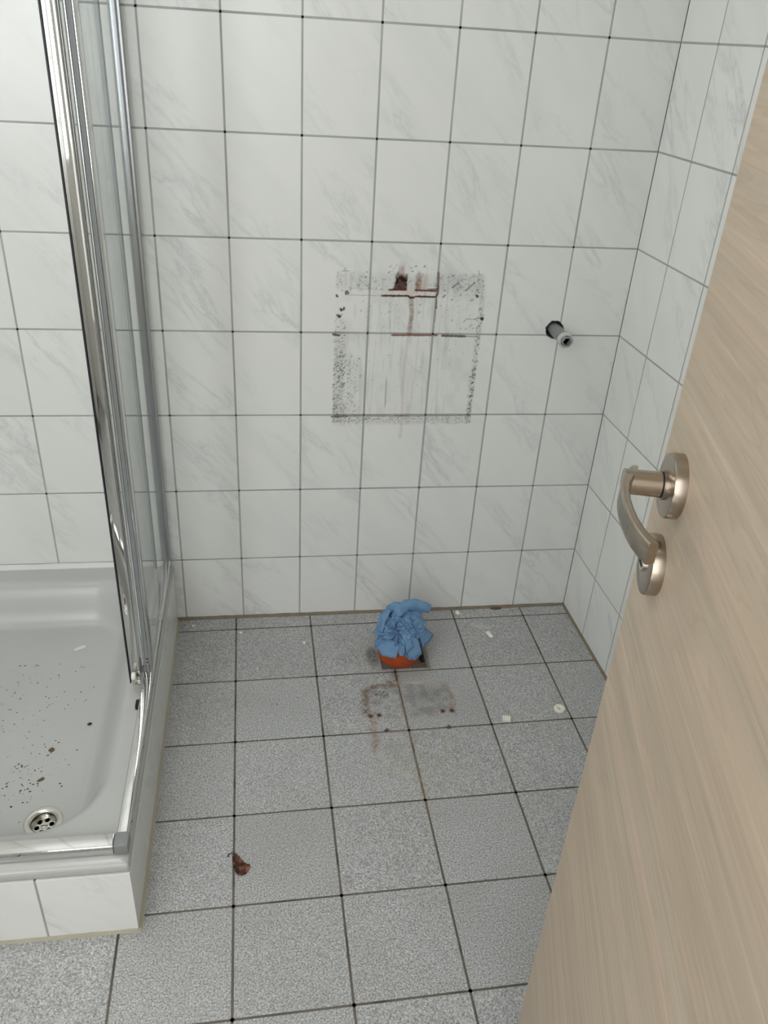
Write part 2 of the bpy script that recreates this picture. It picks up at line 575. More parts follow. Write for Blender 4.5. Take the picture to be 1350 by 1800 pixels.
def floor_stain(X, Y):
    x = X * 1000.0; y = Y * 1000.0
    D = np.zeros((len(x), 4))
    n1 = vnB(x / 4.5, y / 4.5); n2 = vnC(x / 16, y / 16); n3 = vnA(x / 2.2, y / 2.2)
    wob = (n2 - .5) * 14
    # round the soil pipe
    dp = np.hypot((x + 500), (y + 178))
    over(D, (126, 116, 100), .35 * (1 - sstep(60, 120, dp + wob)) * (.4 + .6 * n2))
    dl = np.hypot((x + 572) / 1.0, (y + 185) / 2.2)
    over(D, (64, 56, 48), .85 * (1 - sstep(8, 24, dl + wob * .4)) * (.4 + .6 * n1))
    over(D, (84, 72, 62), .6 * (1 - sstep(2, 12, np.abs(x + 437) + wob * .3)) * (1 - sstep(-150, -120, y)) * sstep(-250, -235, y))
    over(D, (86, 78, 70), .45 * sstep(.55, .85, n1) * (1 - sstep(20, 50, np.hypot(x + 628, (y + 190)))))
    # soiled footprint of the pan
    def line(pts, w, col, a, soft=1.0):
        d = seg_dist(x, y, pts) + (n2 - .5) * 9 * soft + (n1 - .5) * 5 * soft
        over(D, col, a * (1 - sstep(w * .1, w * 1.25, d)) * (.25 + .75 * sstep(.25, .7, n1)))
    inside = sstep(-612, -602, x) * (1 - sstep(-402, -394, x)) * sstep(-420, -395, y) * (1 - sstep(-300, -288, y))
    over(D, (112, 106, 98), inside * (.10 + .30 * sstep(.4, .8, n2)))
    over(D, (60, 56, 52), inside * 1.0 * sstep(.5, .8, n1) * np.exp(-(((x + 566) / 26) ** 2 + ((y + 322) / 18) ** 2)))
    over(D, (84, 82, 80), inside * .45 * (.5 + .5 * n1) * np.exp(-(((x + 455) / 48) ** 2 + ((y + 335) / 24) ** 2)))
    over(D, (110, 92, 84), .35 * (.4 + .6 * n1) * np.exp(-(((x + 470) / 40) ** 2 + ((y + 385) / 14) ** 2)))
    line([(-611, -385), (-611, -342), (-606, -310), (-586, -295), (-529, -288), (-522, -262), (-523, -244)], 12, (118, 94, 74), .95)
    line([(-608, -350), (-603, -316), (-584, -301), (-535, -296)], 12, (120, 104, 92), .5)
    line([(-529, -288), (-496, -285), (-448, -292), (-413, -301), (-400, -325), (-396, -359)], 7, (178, 168, 150), .9)
    line([(-500, -290), (-462, -292)], 3, (206, 200, 186), .8, .4)
    line([(-410, -310), (-398, -335), (-398, -365), (-410, -392)], 10, (140, 112, 86), .7)
    line([(-603, -392), (-601, -414), (-603, -460), (-604, -500)], 11, (140, 112, 84), .75)
    line([(-603, -398), (-582, -394)], 6, (196, 186, 170), .7, .5)
    line([(-434, -392), (-410, -388)], 5, (196, 182, 160), .7, .5)
    line([(-540, -360), (-545, -330), (-570, -368)], 14, (184, 182, 178), .45)
    line([(-578, -532), (-552, -568), (-524, -587), (-491, -580), (-456, -542), (-440, -480)], 9, (176, 164, 138), .30)
    line([(-600, -505), (-585, -540), (-556, -572), (-520, -590)], 7, (206, 200, 186), .40)
    line([(-519, -560), (-518, -620), (-517, -690)], 8, (150, 122, 84), .45)
    line([(-523, -250), (-522.5, -300), (-521, -430), (-519, -560)], 6, (140, 116, 84), .5)
    over(D, (150, 140, 122), .25 * sstep(.45, .8, n2) * (1 - sstep(60, 110, np.hypot((x + 520), (y + 520) * .8))))
    over(D, (128, 108, 98), .3 * sstep(.5, .8, n1) * (1 - sstep(10, 24, np.hypot(x + 408, y + 640))))
    for (hx, hy) in PLUGS:
        d = np.hypot(x - hx * 1000, y - hy * 1000)
        over(D, (88, 58, 40), .8 * (1 - sstep(4.6, 8.5, d + (n3 - .5) * 4)))
    # pale dust smear
    d = seg_dist(x, y, [(-282, -76), (-262, -84), (-246, -90)])
    over(D, (205, 198, 182), .6 * (1 - sstep(3, 13, d + wob * .4)) * (.5 + .5 * n1))
    # small dark scuffs
    for (hx, hy, s) in ((-752, -250, 4), (-806, -270, 3), (-820, -340, 4), (-770, -320, 3), (-830, -338, 3), (-660, -115, 4), (-200, -170, 4), (-196, -160, 3)):
        d = np.hypot((x - hx), (y - hy) * 1.6)
        over(D, (74, 66, 58), .6 * (1 - sstep(s * .4, s, d + (n3 - .5) * 3)))
    return D


def set_stain(me, D):
    at = me.color_attributes.new('stain', 'FLOAT_COLOR', 'POINT')
    at.data.foreach_set('color', D.astype(np.float32).ravel())


# ------------------------------------------------------------------ tile meshes
def offset_poly(poly, d):
    out = []; n = len(poly)
    for i in range(n):
        a = Vector(poly[i - 1]); b = Vector(poly[i]); c = Vector(poly[(i + 1) % n])
        e1 = (b - a).normalized(); e2 = (c - b).normalized()
        n1 = Vector((-e1.y, e1.x)); n2 = Vector((-e2.y, e2.x))
        k = (n1 + n2); k = k / max(0.25, k.length_squared) * 2
        out.append(tuple(b + k * d))
    return out


def poly_tile(name, poly, thick, bev, axis):
    """flat tile from a counter-clockwise outline; axis 'y': outline in x,z with the face at y=0 towards -y;
    axis 'z': outline in x,y with the face at z=0 upwards"""
    ins = offset_poly(poly, bev)
    n = len(poly)
    if axis == 'y': P = lambda p, d: (p[0], d, p[1])
    else: P = lambda p, d: (p[0], p[1], -d)
    v = [P(p, 0) for p in ins] + [P(p, bev * 0.7) for p in poly] + [P(p, thick) for p in poly]
    f = [tuple(range(n))]
    for r in (0, n):
        for i in range(n):
            j = (i + 1) % n
            f.append((r + j, r + i, r + n + i, r + n + j))
    f.append(tuple(range(3 * n - 1, 2 * n - 1, -1)))
    me = bpy.data.meshes.new(name); me.from_pydata(v, [], f)
    bm = bmesh.new(); bm.from_mesh(me); bmesh.ops.recalc_face_normals(bm, faces=bm.faces); bm.to_mesh(me); bm.free()
    return clean(me)


def clean(me):
    set_stain(me, np.zeros((len(me.vertices), 4)))
    return me


def rect(w, h):
    return [(-w / 2, -h / 2), (w / 2, -h / 2), (w / 2, h / 2), (-w / 2, h / 2)]


def grid_tile(name, w, h, step, axis, cut=None, thick=0.007):
    """fine grid tile, needed where grime is recorded per vertex; cut(x,y) -> True where a hole goes through"""
    nx = max(2, int(round(w / step))); ny = max(2, int(round(h / step)))
    xs = np.linspace(-w / 2, w / 2, nx + 1); ys = np.linspace(-h / 2, h / 2, ny + 1)
    gx, gy = np.meshgrid(xs, ys)
    e = np.minimum(np.minimum(gx + w / 2, w / 2 - gx), np.minimum(gy + h / 2, h / 2 - gy))
    d = np.where(e < 1e-6, 0.0008, 0.0)
    gx, gy, d = gx.ravel(), gy.ravel(), d.ravel()
    co = np.stack([gx, d, gy], 1) if axis == 'y' else np.stack([gx, gy, -d], 1)
    idx = np.arange((nx + 1) * (ny + 1)).reshape(ny + 1, nx + 1)
    q = np.stack([idx[:-1, :-1], idx[:-1, 1:], idx[1:, 1:], idx[1:, :-1]], -1).reshape(-1, 4)
    if cut is not None:
        fx = gx[q].mean(1); fy = gy[q].mean(1)
        q = q[~cut(fx, fy)]
    # walls round the border and round holes
    cnt = {}
    for a, b in ((0, 1), (1, 2), (2, 3), (3, 0)):
        for i, j in zip(q[:, a].tolist(), q[:, b].tolist()):
            if cnt.pop((j, i), None) is None: cnt[(i, j)] = 1
    base = len(co)
    low = {}
    extra = []
    faces = q.tolist()
    off = np.array([0, thick, 0]) if axis == 'y' else np.array([0, 0, -thick])
    for (i, j) in cnt:
        for k in (i, j):
            if k not in low:
                low[k] = base + len(extra); extra.append(co[k] + off)
        faces.append([j, i, low[i], low[j]])
    allco = np.vstack([co, np.array(extra)]) if extra else co
    me = bpy.data.meshes.new(name)
    me.from_pydata(allco.tolist(), [], faces)
    me.update()
    return me, allco


# ------------------------------------------------------------------ room dimensions
ZC = 2.50                      # ceiling
XL = -1.97                     # left wall
YF = -1.93                     # wall with the doorway
TW, TH, TB = 0.15, 0.2007, 0.1879
GAP = 0.0034
zrows = [0.0, TB] + [TB + TH * k for k in range(1, 12)]
zrows = [z for z in zrows if z < ZC - 0.02] + [ZC]

# ---- back wall
HX, HZ, HR = -0.1625, 0.8035, 0.0215     # hole of the water outlet
b = MB()
b.box(XL - .12, 0.30, .05, .16, -.12, ZC + .1)
b.box(XL - .12, HX - .026, .006, .05, -.12, ZC + .1).box(HX + .026, 0.30, .006, .05, -.12, ZC + .1)
b.box(HX - .026, HX + .026, .006, .05, -.12, HZ - .026).box(HX - .026, HX + .026, .006, .05, HZ + .026, ZC + .1)
wall_back = b.obj('wall_back', M['core'])
tag(wall_back, 'white marbled tile wall facing the camera, with rust and grime marks', kind='structure')


def grout_mesh(name, segs, half, plane, step=0.004, stain=None):
    """flat grout beds: segs = list of (a, b) in wall coordinates"""
    v, f = [], []
    for (ax, ay), (bx, by) in segs:
        L = math.hypot(bx - ax, by - ay)
        if L < 1e-4: continue
        n = max(1, int(L / step)); ux, uy = (bx - ax) / L, (by - ay) / L
        for i in range(n + 1):
            t = L * i / n
            px, py = ax + ux * t, ay + uy * t
            v.append((px - uy * half, py + ux * half)); v.append((px + uy * half, py - ux * half))
            if i:
                k = len(v)
                f.append((k - 4, k - 3, k - 1, k - 2))
    co = np.array(v)
    me = bpy.data.meshes.new(name)
    me.from_pydata([plane(p) for p in v], [], f)
    me.update()
    set_stain(me, stain(co[:, 0], co[:, 1]) if stain is not None else np.zeros((len(co), 4)))
    return me


def clip_hole(segs):
    out = []
    for (a, b) in segs:
        if abs(a[0] - b[0]) < 1e-9 and abs(a[0] - HX) < HR:      # vertical
            h = math.sqrt(HR ** 2 - (a[0] - HX) ** 2)
            out += [(a, (a[0], HZ - h)), ((a[0], HZ + h), b)]
        elif abs(a[1] - b[1]) < 1e-9 and abs(a[1] - HZ) < HR:
            h = math.sqrt(HR ** 2 - (a[1] - HZ) ** 2)
            out += [(a, (HX - h, a[1])), ((HX + h, a[1]), b)]
        else: out.append((a, b))
    return out


xcols = [-TW * i for i in range(0, 14)] + [XL]
segs = [((XL, z), (0, z)) for z in zrows[1:-1]] + [((x, 0), (x, ZC)) for x in xcols[1:-1]]
segs = clip_hole(segs)
link('grout', grout_mesh('grout', segs, 0.0022, lambda p: (p[0], 0.0004, p[1]), stain=lambda a, c: wall_stain(a, c)), M['wgrout'], wall_back)

cache = {}
tile_meshes = {}


def std_tile(w, h):
    k = (round(w, 4), round(h, 4))
    if k not in tile_meshes:
        me = poly_tile('tile', rect(*k), 0.0068, 0.0008, 'y'); me.materials.append(M['tile']); tile_meshes[k] = me
    return tile_meshes[k]


def notch_poly(x0, x1, z0, z1):
    """tile outline with the round outlet hole taken out of one corner"""
    pts = []
    corners = [(x0, z0), (x1, z0), (x1, z1), (x0, z1)]
    cxm, czm = (x0 + x1) / 2, (z0 + z1) / 2
    for i, (px, pz) in enumerate(corners):
        if math.hypot(px - HX, pz - HZ) < HR:
            # intersections with both edges of this corner
            hx = math.sqrt(max(0, HR ** 2 - (pz - HZ) ** 2)); hz = math.sqrt(max(0, HR ** 2 - (px - HX) ** 2))
            ex = (HX + hx, pz) if px < cxm else (HX - hx, pz)
            ez = (px, HZ + hz) if pz < czm else (px, HZ - hz)
            first, last = (ez, ex) if i in (0, 2) else (ex, ez)
            a0 = math.atan2(first[1] - HZ, first[0] - HX); a1 = math.atan2(last[1] - HZ, last[0] - HX)
            while a1 > a0: a1 -= 2 * math.pi
            m = 16
            for k in range(m + 1):
                a = a0 + (a1 - a0) * k / m
                rr = HR * (1 + .05 * math.sin(a * 7) + .03 * math.sin(a * 13 + 1)) if 0 < k < m else HR
                pts.append((HX + rr * math.cos(a), HZ + rr * math.sin(a)))
        else:
            pts.append((px, pz))
    return pts


for i in range(len(xcols) - 1):
    for r in range(len(zrows) - 1):
        x1, x0 = xcols[i] - GAP / 2, xcols[i + 1] + GAP / 2
        z0, z1 = zrows[r] + (GAP / 2 if r else 0.004), zrows[r + 1] - GAP / 2
        if i == 0: x1 = xcols[0] - 0.0004
        w, h = x1 - x0, z1 - z0
        c = ((x0 + x1) / 2, 0, (z0 + z1) / 2)
        if x1 < -1.10 and z1 < 0.195: continue      # behind the shower tray
        if i in (2, 3, 4) and r in (2, 3, 4):
            me, co = grid_tile('tile', w, h, 0.0013, 'y')
            set_stain(me, wall_stain(co[:, 0] + c[0], co[:, 2] + c[2])); me.materials.append(M['tile'])
        elif i in (0, 1) and r in (3, 4):
            pl = [(p[0] - c[0], p[1] - c[2]) for p in notch_poly(x0, x1, z0, z1)]
            me = poly_tile('tile', pl, 0.0068, 0.0006, 'y'); me.materials.append(M['tile'])
        else:
            me = std_tile(w, h)
        link('tile', me, None, wall_back, c)

# ---- right wall (slightly out of square)
th = math.atan(0.0329)
RZ = -math.pi / 2 + th        # local x runs away from the corner towards the doorway, -y faces the room
R1, RP = 0.1434, 0.1521
wall_right = MB().box(-.20, 2.9, .006, .13, -.12, ZC + .1).obj('wall_right', M['core'], rz=RZ)
tag(wall_right, 'white marbled tile wall running behind the open door', kind='structure')
dcols = [0.0, R1] + [R1 + RP * k for k in range(1, 12)]
dcols = [d for d in dcols if d < 1.92] + [1.93]
segs = [((0, z), (1.93, z)) for z in zrows[1:-1]] + [((d, 0), (d, ZC)) for d in dcols[1:-1]]
link('grout', grout_mesh('grout', segs, 0.0020, lambda p: (p[0], 0.0004, p[1]), step=.05), M['wgrout'], wall_right)
for i in range(len(dcols) - 1):
    for r in range(len(zrows) - 1):
        a0, a1 = dcols[i] + (GAP / 2 if i else .0008), dcols[i + 1] - GAP / 2
        z0, z1 = zrows[r] + (GAP / 2 if r else 0.004), zrows[r + 1] - GAP / 2
        link('tile', std_tile(a1 - a0, z1 - z0), None, wall_right, ((a0 + a1) / 2, 0, (z0 + z1) / 2))

# ---- left wall beyond the shower
wall_left = MB().box(-.12, 2.0, .006, .13, -.12, ZC + .1).obj('wall_left', M['core'], loc=(XL, YF, 0), rz=math.pi / 2)
tag(wall_left, 'white tiled wall on the far side of the shower', kind='structure')
lcols = [y - YF for y in ([-0.0] + [-.15 * k for k in range(1, 13)] + [YF])]
lsegs = [((0, z), (-YF, z)) for z in zrows[1:-1]] + [((y, 0), (y, ZC)) for y in lcols[1:-1]]
link('grout', grout_mesh('grout', lsegs, 0.0020, lambda p: (p[0], 0.0004, p[1]), step=.05), M['wgrout'], wall_left)
for i in range(len(lcols) - 1):
    for r in range(len(zrows) - 1):
        a1, a0 = lcols[i] - GAP / 2, lcols[i + 1] + GAP / 2
        z0, z1 = zrows[r] + (GAP / 2 if r else 0.004), zrows[r + 1] - GAP / 2
        if (a0 + a1) / 2 + YF > -.87 and z1 < .195: continue
        link('tile', std_tile(a1 - a0, z1 - z0), None, wall_left, ((a0 + a1) / 2, 0, (z0 + z1) / 2))

# ---- doorway wall behind the camera, ceiling, floor slab
DX0, DX1, DZ = -1.425, -0.675, 2.02
WX0, WX1, WZ0, WZ1 = -1.955, -1.60, 1.0, 2.2
wf = MB()
wf.box(XL - .12, WX0, YF - .1, YF, -.12, ZC + .1).box(WX1, DX0, YF - .1, YF, -.12, ZC + .1)
wf.box(WX0, WX1, YF - .1, YF, -.12, WZ0).box(WX0, WX1, YF - .1, YF, WZ1, ZC + .1)
wf.box(DX1, .25, YF - .1, YF, -.12, ZC + .1).box(DX0, DX1, YF - .1, YF, DZ, ZC + .1)
tag(wf.obj('wall_front', M['plaster']), 'white painted wall with the doorway', kind='structure')
wf = MB()
for (xa, xb, za, zb) in ((WX0, WX0 + .04, WZ0, WZ1), (WX1 - .04, WX1, WZ0, WZ1), (WX0 + .04, WX1 - .04, WZ0, WZ0 + .04), (WX0 + .04, WX1 - .04, WZ1 - .04, WZ1)):
    wf.box(xa, xb, YF - .05, YF - .01, za, zb)
window = wf.obj('window_1', M['frame'], bevel=.002)
tag(window, 'narrow white framed window beside the doorway', kind='structure')
MB().box(WX0 + .04, WX1 - .04, YF - .033, YF - .027, WZ0 + .04, WZ1 - .04).obj('pane', M['glass'], window)
tag(MB().box(XL - .12, .25, YF - .1, .1, ZC, ZC + .1).obj('ceiling', M['plaster']), 'plain white ceiling', kind='structure')
tag(MB().box(-3.6, 1.6, -3.3, -3.2, -.01, 1.0).obj('wall_light_block', M['plaster']), 'low painted wall added across the hall to cut low light', kind='structure')  # unseen, added to hold back low light from the doorway
fill_fr = MB()  # frame made up to go round the added ceiling fill
for (xa, xb, ya, yb) in ((-1.71, -1.67, -.95, -.37), (-1.17, -1.13, -.95, -.37), (-1.67, -1.17, -.95, -.91), (-1.67, -1.17, -.41, -.37)):
    fill_fr.box(xa, xb, ya, yb, ZC - .03, ZC - .0005)
tag(fill_fr.obj('fill_frame', M['frame'], bevel=.003), 'square white frame added round the ceiling fill light', kind='structure')
jm = MB()
for (xa, xb, za, zb) in ((DX0 - .05, DX0, 0, DZ + .05), (DX1, DX1 + .0, 0, 0), (DX0, DX1, DZ, DZ + .05)):
    if xb > xa and zb > za: jm.box(xa, xb, YF, YF + .012, za, zb)
tag(jm.obj('trim_1', M['frame'], bevel=.002), 'white doorway architrave', kind='structure')

FRZ = 0.0122
S, SY, OX, OY = 0.1969, 0.1982, 0.132, 0.0423
PLUGS = [(-.6027, -.3948), (-.5826, -.3933), (-.4303, -.3923), (-.4078, -.3924), (-.5714, -.4429), (-.4265, -.4441)]
PX, PY, PR = -.503, -.176, .0535          # soil pipe
HX0, HX1, HY0, HY1 = -.5555, -.4400, -.2375, -.118
fb = MB()
fb.box(XL - .1, HX0, -5.5, .05, -.12, -.008).box(HX1, .3, -5.5, .05, -.12, -.008)
fb.box(HX0, HX1, -5.5, HY0, -.12, -.008).box(HX0, HX1, HY1, .05, -.12, -.008)
floor = fb.obj('floor', M['core'])
tag(floor, 'grey granular floor tiles with dark joints', kind='structure')


def clip_half(poly, nx, ny, c):
    """keep nx*x+ny*y<=c"""
    out = []
    for i in range(len(poly)):
        a, b = poly[i], poly[(i + 1) % len(poly)]
        da = nx * a[0] + ny * a[1] - c; db = nx * b[0] + ny * b[1] - c
        if da <= 0: out.append(a)
        if (da < 0 < db) or (db < 0 < da):
            t = da / (da - db); out.append((a[0] + t * (b[0] - a[0]), a[1] + t * (b[1] - a[1])))
    return out


cf, sf = math.cos(FRZ), math.sin(FRZ)
rotf = lambda a, b: (a * cf - b * sf, a * sf + b * cf)
FG = 0.0042
colx = [0.25] + [-OX - S * k for k in range(0, 10)]
colx[0] = colx[1] + S
rowy = [-OY + SY] + [-OY - SY * k for k in range(0, 12)]
fsegs = []
for r in rowy[1:]:
    a, c2 = rotf(-1.96, r), rotf(.08, r)
    if r < -1.9: continue
    fsegs.append((a, c2))
for k in colx[1:]:
    if k < -1.95: continue
    fsegs.append((rotf(k, 0.0), rotf(k, -1.92)))
# the joints stop at the square opening round the soil pipe
fsegs2 = []
for (a, c2) in fsegs:
    n = 400
    run = None
    for i in range(n + 1):
        t = i / n
        p = (a[0] + (c2[0] - a[0]) * t, a[1] + (c2[1] - a[1]) * t)
        inside = HX0 - .003 < p[0] < HX1 + .003 and HY0 + .004 < p[1] < HY1 + .003
        under = p[0] < -1.12 and p[1] > -.85
        wallr = p[0] > .0329 * -p[1] - .002 or p[1] > -.002
        if not inside and not wallr and not under:
            if run is None: run = p
            last = p
        elif run is not None:
            fsegs2.append((run, last)); run = None
    if run is not None: fsegs2.append((run, last))


def grout_floor_stain(x, y):
    D = floor_stain(x, y)
    n = vnC(x * 30, y * 30)
    over(D, (52, 48, 43), .6 * sstep(.66, .9, n))
    return D


link('grout', grout_mesh('grout', fsegs2, 0.0034, lambda p: (p[0], p[1], -0.0011), step=.006, stain=grout_floor_stain), M['fgrout'], floor)

for i in range(len(colx) - 1):
    for r in range(len(rowy) - 1):
        x1, x0 = colx[i] - FG / 2, colx[i + 1] + FG / 2
        y1, y0 = rowy[r] - FG / 2, rowy[r + 1] + FG / 2
        cl = rotf((x0 + x1) / 2, (y0 + y1) / 2)
        if y1 < -1.93 or x0 < -2.1: continue
        if cl[0] < -1.13 and cl[1] > -.86: continue
        if i in (2, 3, 4) and r in (1, 2, 3, 4) and not (i == 4 and r == 4) or (i == 1 and r == 1) or (i == 2 and r == 1):
            def cut(fx, fy, cl=cl):
                wx, wy = fx * cf - fy * sf + cl[0], fx * sf + fy * cf + cl[1]
                m = (wx > HX0) & (wx < HX1) & (wy > HY0) & (wy < HY1)
                for (hx, hy) in PLUGS: m |= np.hypot(wx - hx, wy - hy) < .0036
                return m
            me, co = grid_tile('tile', x1 - x0, y1 - y0, 0.0015, 'z', cut)
            wx, wy = co[:, 0] * cf - co[:, 1] * sf + cl[0], co[:, 0] * sf + co[:, 1] * cf + cl[1]
            set_stain(me, floor_stain(wx, wy)); me.materials.append(M['ftile'])
            link('tile', me, None, floor, (cl[0], cl[1], 0), FRZ)
            continue
        pl = [rotf(*p) for p in ((x0, y0), (x1, y0), (x1, y1), (x0, y1))]
        pl = clip_half(pl, 1, .0329, -.004); pl = clip_half(pl, 0, 1, -.004) if pl else pl
        pl = clip_half(pl, 0, -1, 1.93) if pl else pl
        pl = clip_half(pl, -1, 0, 1.965) if pl else pl
        if len(pl) < 3: continue
        pl = [p for k, p in enumerate(pl) if math.hypot(p[0] - pl[k - 1][0], p[1] - pl[k - 1][1]) > 1e-4]
        # local outline, axis-aligned to the tile
        loc = [((p[0] - cl[0]) * cf + (p[1] - cl[1]) * sf, -(p[0] - cl[0]) * sf + (p[1] - cl[1]) * cf) for p in pl]
        if abs(max(p[0] for p in loc) - min(p[0] for p in loc)) < .008: continue
        key = tuple(round(c, 4) for p in loc for c in p)
        if key not in cache:
            me = poly_tile('tile', loc, 0.007, 0.0007, 'z'); me.materials.append(M['ftile']); cache[key] = me
        link('tile', cache[key], None, floor, (cl[0], cl[1], 0), FRZ)

# joint filler where walls and floor meet
jb = MB(); nseg = 90
def bead(p0, p1, nrm, w, h, mat, name, parent, wob=.25):
    v, f = [], []
    p0, p1 = Vector(p0), Vector(p1); nrm = Vector(nrm)
    n = max(8, int((p1 - p0).length / .02))
    for i in range(n + 1):
        p = p0.lerp(p1, i / n)
        k = 1 + wob * (mnoise.noise(p * 31) + .5 * mnoise.noise(p * 97))
        v += [p, p + nrm * w * .35 * k + Vector((0, 0, h * .42 * k)), p + nrm * w * k + Vector((0, 0, .0002)), p + Vector((0, 0, h * k))]
        if i:
            a = 4 * (i - 1); c = 4 * i
            f += [(a + 3, a + 1, c + 1, c + 3), (a + 1, a + 2, c + 2, c + 1)]
    return MB().add(v, f).obj(name, mat, parent, smooth=True)


bead((-1.07, -.0006, 0), (-.002, -.0006, 0), (0, -1, 0), .0075, .006, M['brownjoint'], 'joint', floor)
bead((.0, -.004, 0), (.0329 * 1.9, -1.9, 0), (-1, 0, 0), .006, .005, M['brownjoint'], 'joint', floor)

for (hx, hy) in PLUGS:
    Mx = Matrix.Translation((hx, hy, -.0075))
    MB().lathe([(.0035, 0), (.0035, .0062), (.0022, .0062), (.0022, .0008), (0, .0008)], 14, Mx).obj('wall_plug', M['brick'], floor)

# mortar left in the square opening
v, f = [], []
nm = 26
for j in range(nm + 1):
    for i in range(nm + 1):
        x = HX0 + (HX1 - HX0) * i / nm; y = HY0 + (HY1 - HY0) * j / nm
        h = -.006 + .006 * mnoise.noise(Vector((x, y, 0)) * 60) + .003 * mnoise.noise(Vector((x, y, 3)) * 170)
        right = max(0, min(1, (x - (PX + .050)) / .006)) * max(0, min(1, (y + .212) / .008))
        h = h * .4 - .030 * right
        v.append((x, y, min(h, -.001)))
for j in range(nm):
    for i in range(nm):
        a = j * (nm + 1) + i; f.append((a, a + 1, a + nm + 2, a + nm + 1))
MB().add(v, f).obj('mortar_patch', M['mortar'], floor)

# ------------------------------------------------------------------ soil pipe and paper
pm = Matrix.Translation((PX, PY, -.10))
pipe = MB().lathe([(PR, 0), (PR, .160), (PR - .003, .1615), (PR - .0035, .160), (PR - .0035, 0)], 48, pm, close=True).obj('soil_pipe', M['orange'], smooth=False, auto=.6)
tag(pipe, 'short orange-brown plastic soil pipe rising from the floor', 'pipe')

paper = empty('paper_towel', (PX, PY, .04))
tag(paper, 'crumpled blue paper towel stuffed into the soil pipe', 'paper towel')


def crumple(p, amp, fr, seed):
    q = Vector(p) * fr + Vector((seed, seed * 1.7, -seed))
    r = Vector((0, 0, 0))
    for k, (s, a) in enumerate(((1, 1.0), (2.1, .5))):
        d, pts = mnoise.voronoi(q * s, distance_metric='DISTANCE', exponent=2.5)
        c = pts[0]
        r += a * (mnoise.noise_vector(Vector(c) * 3.7) * (0.6) + (d[1] - d[0]) * mnoise.noise_vector(Vector(c) * 9.1))
    return r * amp


def crease(p, fr, seed):
    """0 on a crease line, growing to 1 inside the facets"""
    d, pts = mnoise.voronoi(Vector(p) * fr + Vector((seed, -seed, seed * 2)), distance_metric='DISTANCE', exponent=2.5)
    return min(1.0, (d[1] - d[0]) * 2.2)


bm = bmesh.new()
bmesh.ops.create_icosphere(bm, subdivisions=6, radius=1.0)
kill = []
KNOT = Vector((-.020, -.040, .058))
for vt in bm.verts:
    p = vt.co.normalized()
    zc = p.z
    ang = math.atan2(p.y, p.x)
    if zc < -.55:
        kill.append(vt); continue
    prof = [(-.55, .070, .004), (-.2, .066, .026), (.2, .060, .052), (.55, .048, .073), (.8, .033, .086), (1.0, .0, .090)]
    for (a0, r0, z0), (a1, r1, z1) in zip(prof[:-1], prof[1:]):
        if zc <= a1 + 1e-9:
            k = (zc - a0) / (a1 - a0); R_ = r0 + (r1 - r0) * k; Z_ = z0 + (z1 - z0) * k; break
    hem = max(0, -.05 - zc) * 2
    R_ *= 1 + .06 * math.sin(3 * ang + 1.0) + .05 * math.sin(5 * ang + 2.2) + hem * .07 * math.sin(4 * ang + .4)
    Z_ += hem * .012 * math.sin(3 * ang + 1.9) + hem * .007 * math.sin(7 * ang)
    q = Vector((R_ * math.cos(ang), R_ * math.sin(ang), Z_))
    if zc > 0: q += Vector((.004, .014, 0)) * zc
    out = Vector((q.x, q.y, .5 * (q.z - .02))).normalized()
    # pleats gathered towards a knot on the near side
    kn = q - KNOT
    fa = math.atan2(kn.z * 1.2 + kn.y * .3, kn.x)
    near = math.exp(-(kn.length / .055) ** 2)
    saw = (fa / (2 * math.pi) * 7 + 1.1 * kn.length / .05) % 1.0
    tri = saw / .8 if saw < .8 else (1 - saw) / .2
    q += out * (tri - .5) * .017 * near * min(1, kn.length / .010)
    q -= out * .014 * math.exp(-(kn.length / .012) ** 2)
    q0 = q.copy()
    q += crumple(q0, .010, 26, 2.0)
    q -= out * .0075 * (1 - crease(q0, 36, 4.0)) ** 2
    q -= out * .0030 * (1 - crease(q0, 85, 9.0)) ** 2
    vt.co = q
bmesh.ops.delete(bm, geom=kill, context='VERTS')
me = bpy.data.meshes.new('crumpled_sheet'); bm.to_mesh(me); bm.free()
sh = link('crumpled_sheet', me, M['paper'], paper)
sharp(me, .35)


def ribbon(name, path, width_dirs, amp, seed, nu=40, nv=14):
    """a bent strip of paper: path points with half-width vectors, rounded across (curl)"""
    v, f = [], []
    P = [Vector(p) for p in path]; Wd = [Vector(w) for w in width_dirs]
    for i in range(nu + 1):
        t = i / nu * (len(P) - 1); k = min(int(t), len(P) - 2); u = t - k; u = u * u * (3 - 2 * u) * .5 + u * .5
        c = P[k].lerp(P[k + 1], u); w = Wd[k].lerp(Wd[k + 1], u)
        tg = (P[k + 1] - P[k]).normalized(); nn = tg.cross(w).normalized() * w.length
        for j in range(nv + 1):
            a = -1.9 + 3.8 * j / nv
            q = c + w * math.sin(a) + nn * (math.cos(a) - .3)
            q = q + crumple(q, amp, 45, seed)
            v.append(q)
        if i:
            for j in range(nv):
                a = (i - 1) * (nv + 1) + j; f.append((a, a + 1, a + nv + 2, a + nv + 1))
    o = MB().add(v, f).obj(name, M['paper'], paper)
    md = o.modifiers.new('thickness', 'SOLIDIFY'); md.thickness = .0007
    sharp(o.data, .5)
    return o


ribbon('rolled_end', [(-.012, .006, .076), (.012, .016, .099), (.036, .020, .097), (.062, .018, .088), (.074, .016, .084)],
       [(0, -.012, .009), (-.004, -.012, .013), (0, -.013, .014), (0, -.012, .013), (0, -.009, .010)], .0025, 5)
ribbon('top_fold', [(-.046, -.012, .050), (-.036, .004, .082), (-.020, .014, .099), (-.008, .012, .098), (-.004, .0, .082)],
       [(.012, .010, 0), (.016, .012, .004), (.016, .010, -.004), (.014, .010, 0), (.012, .008, 0)], .003, 8)


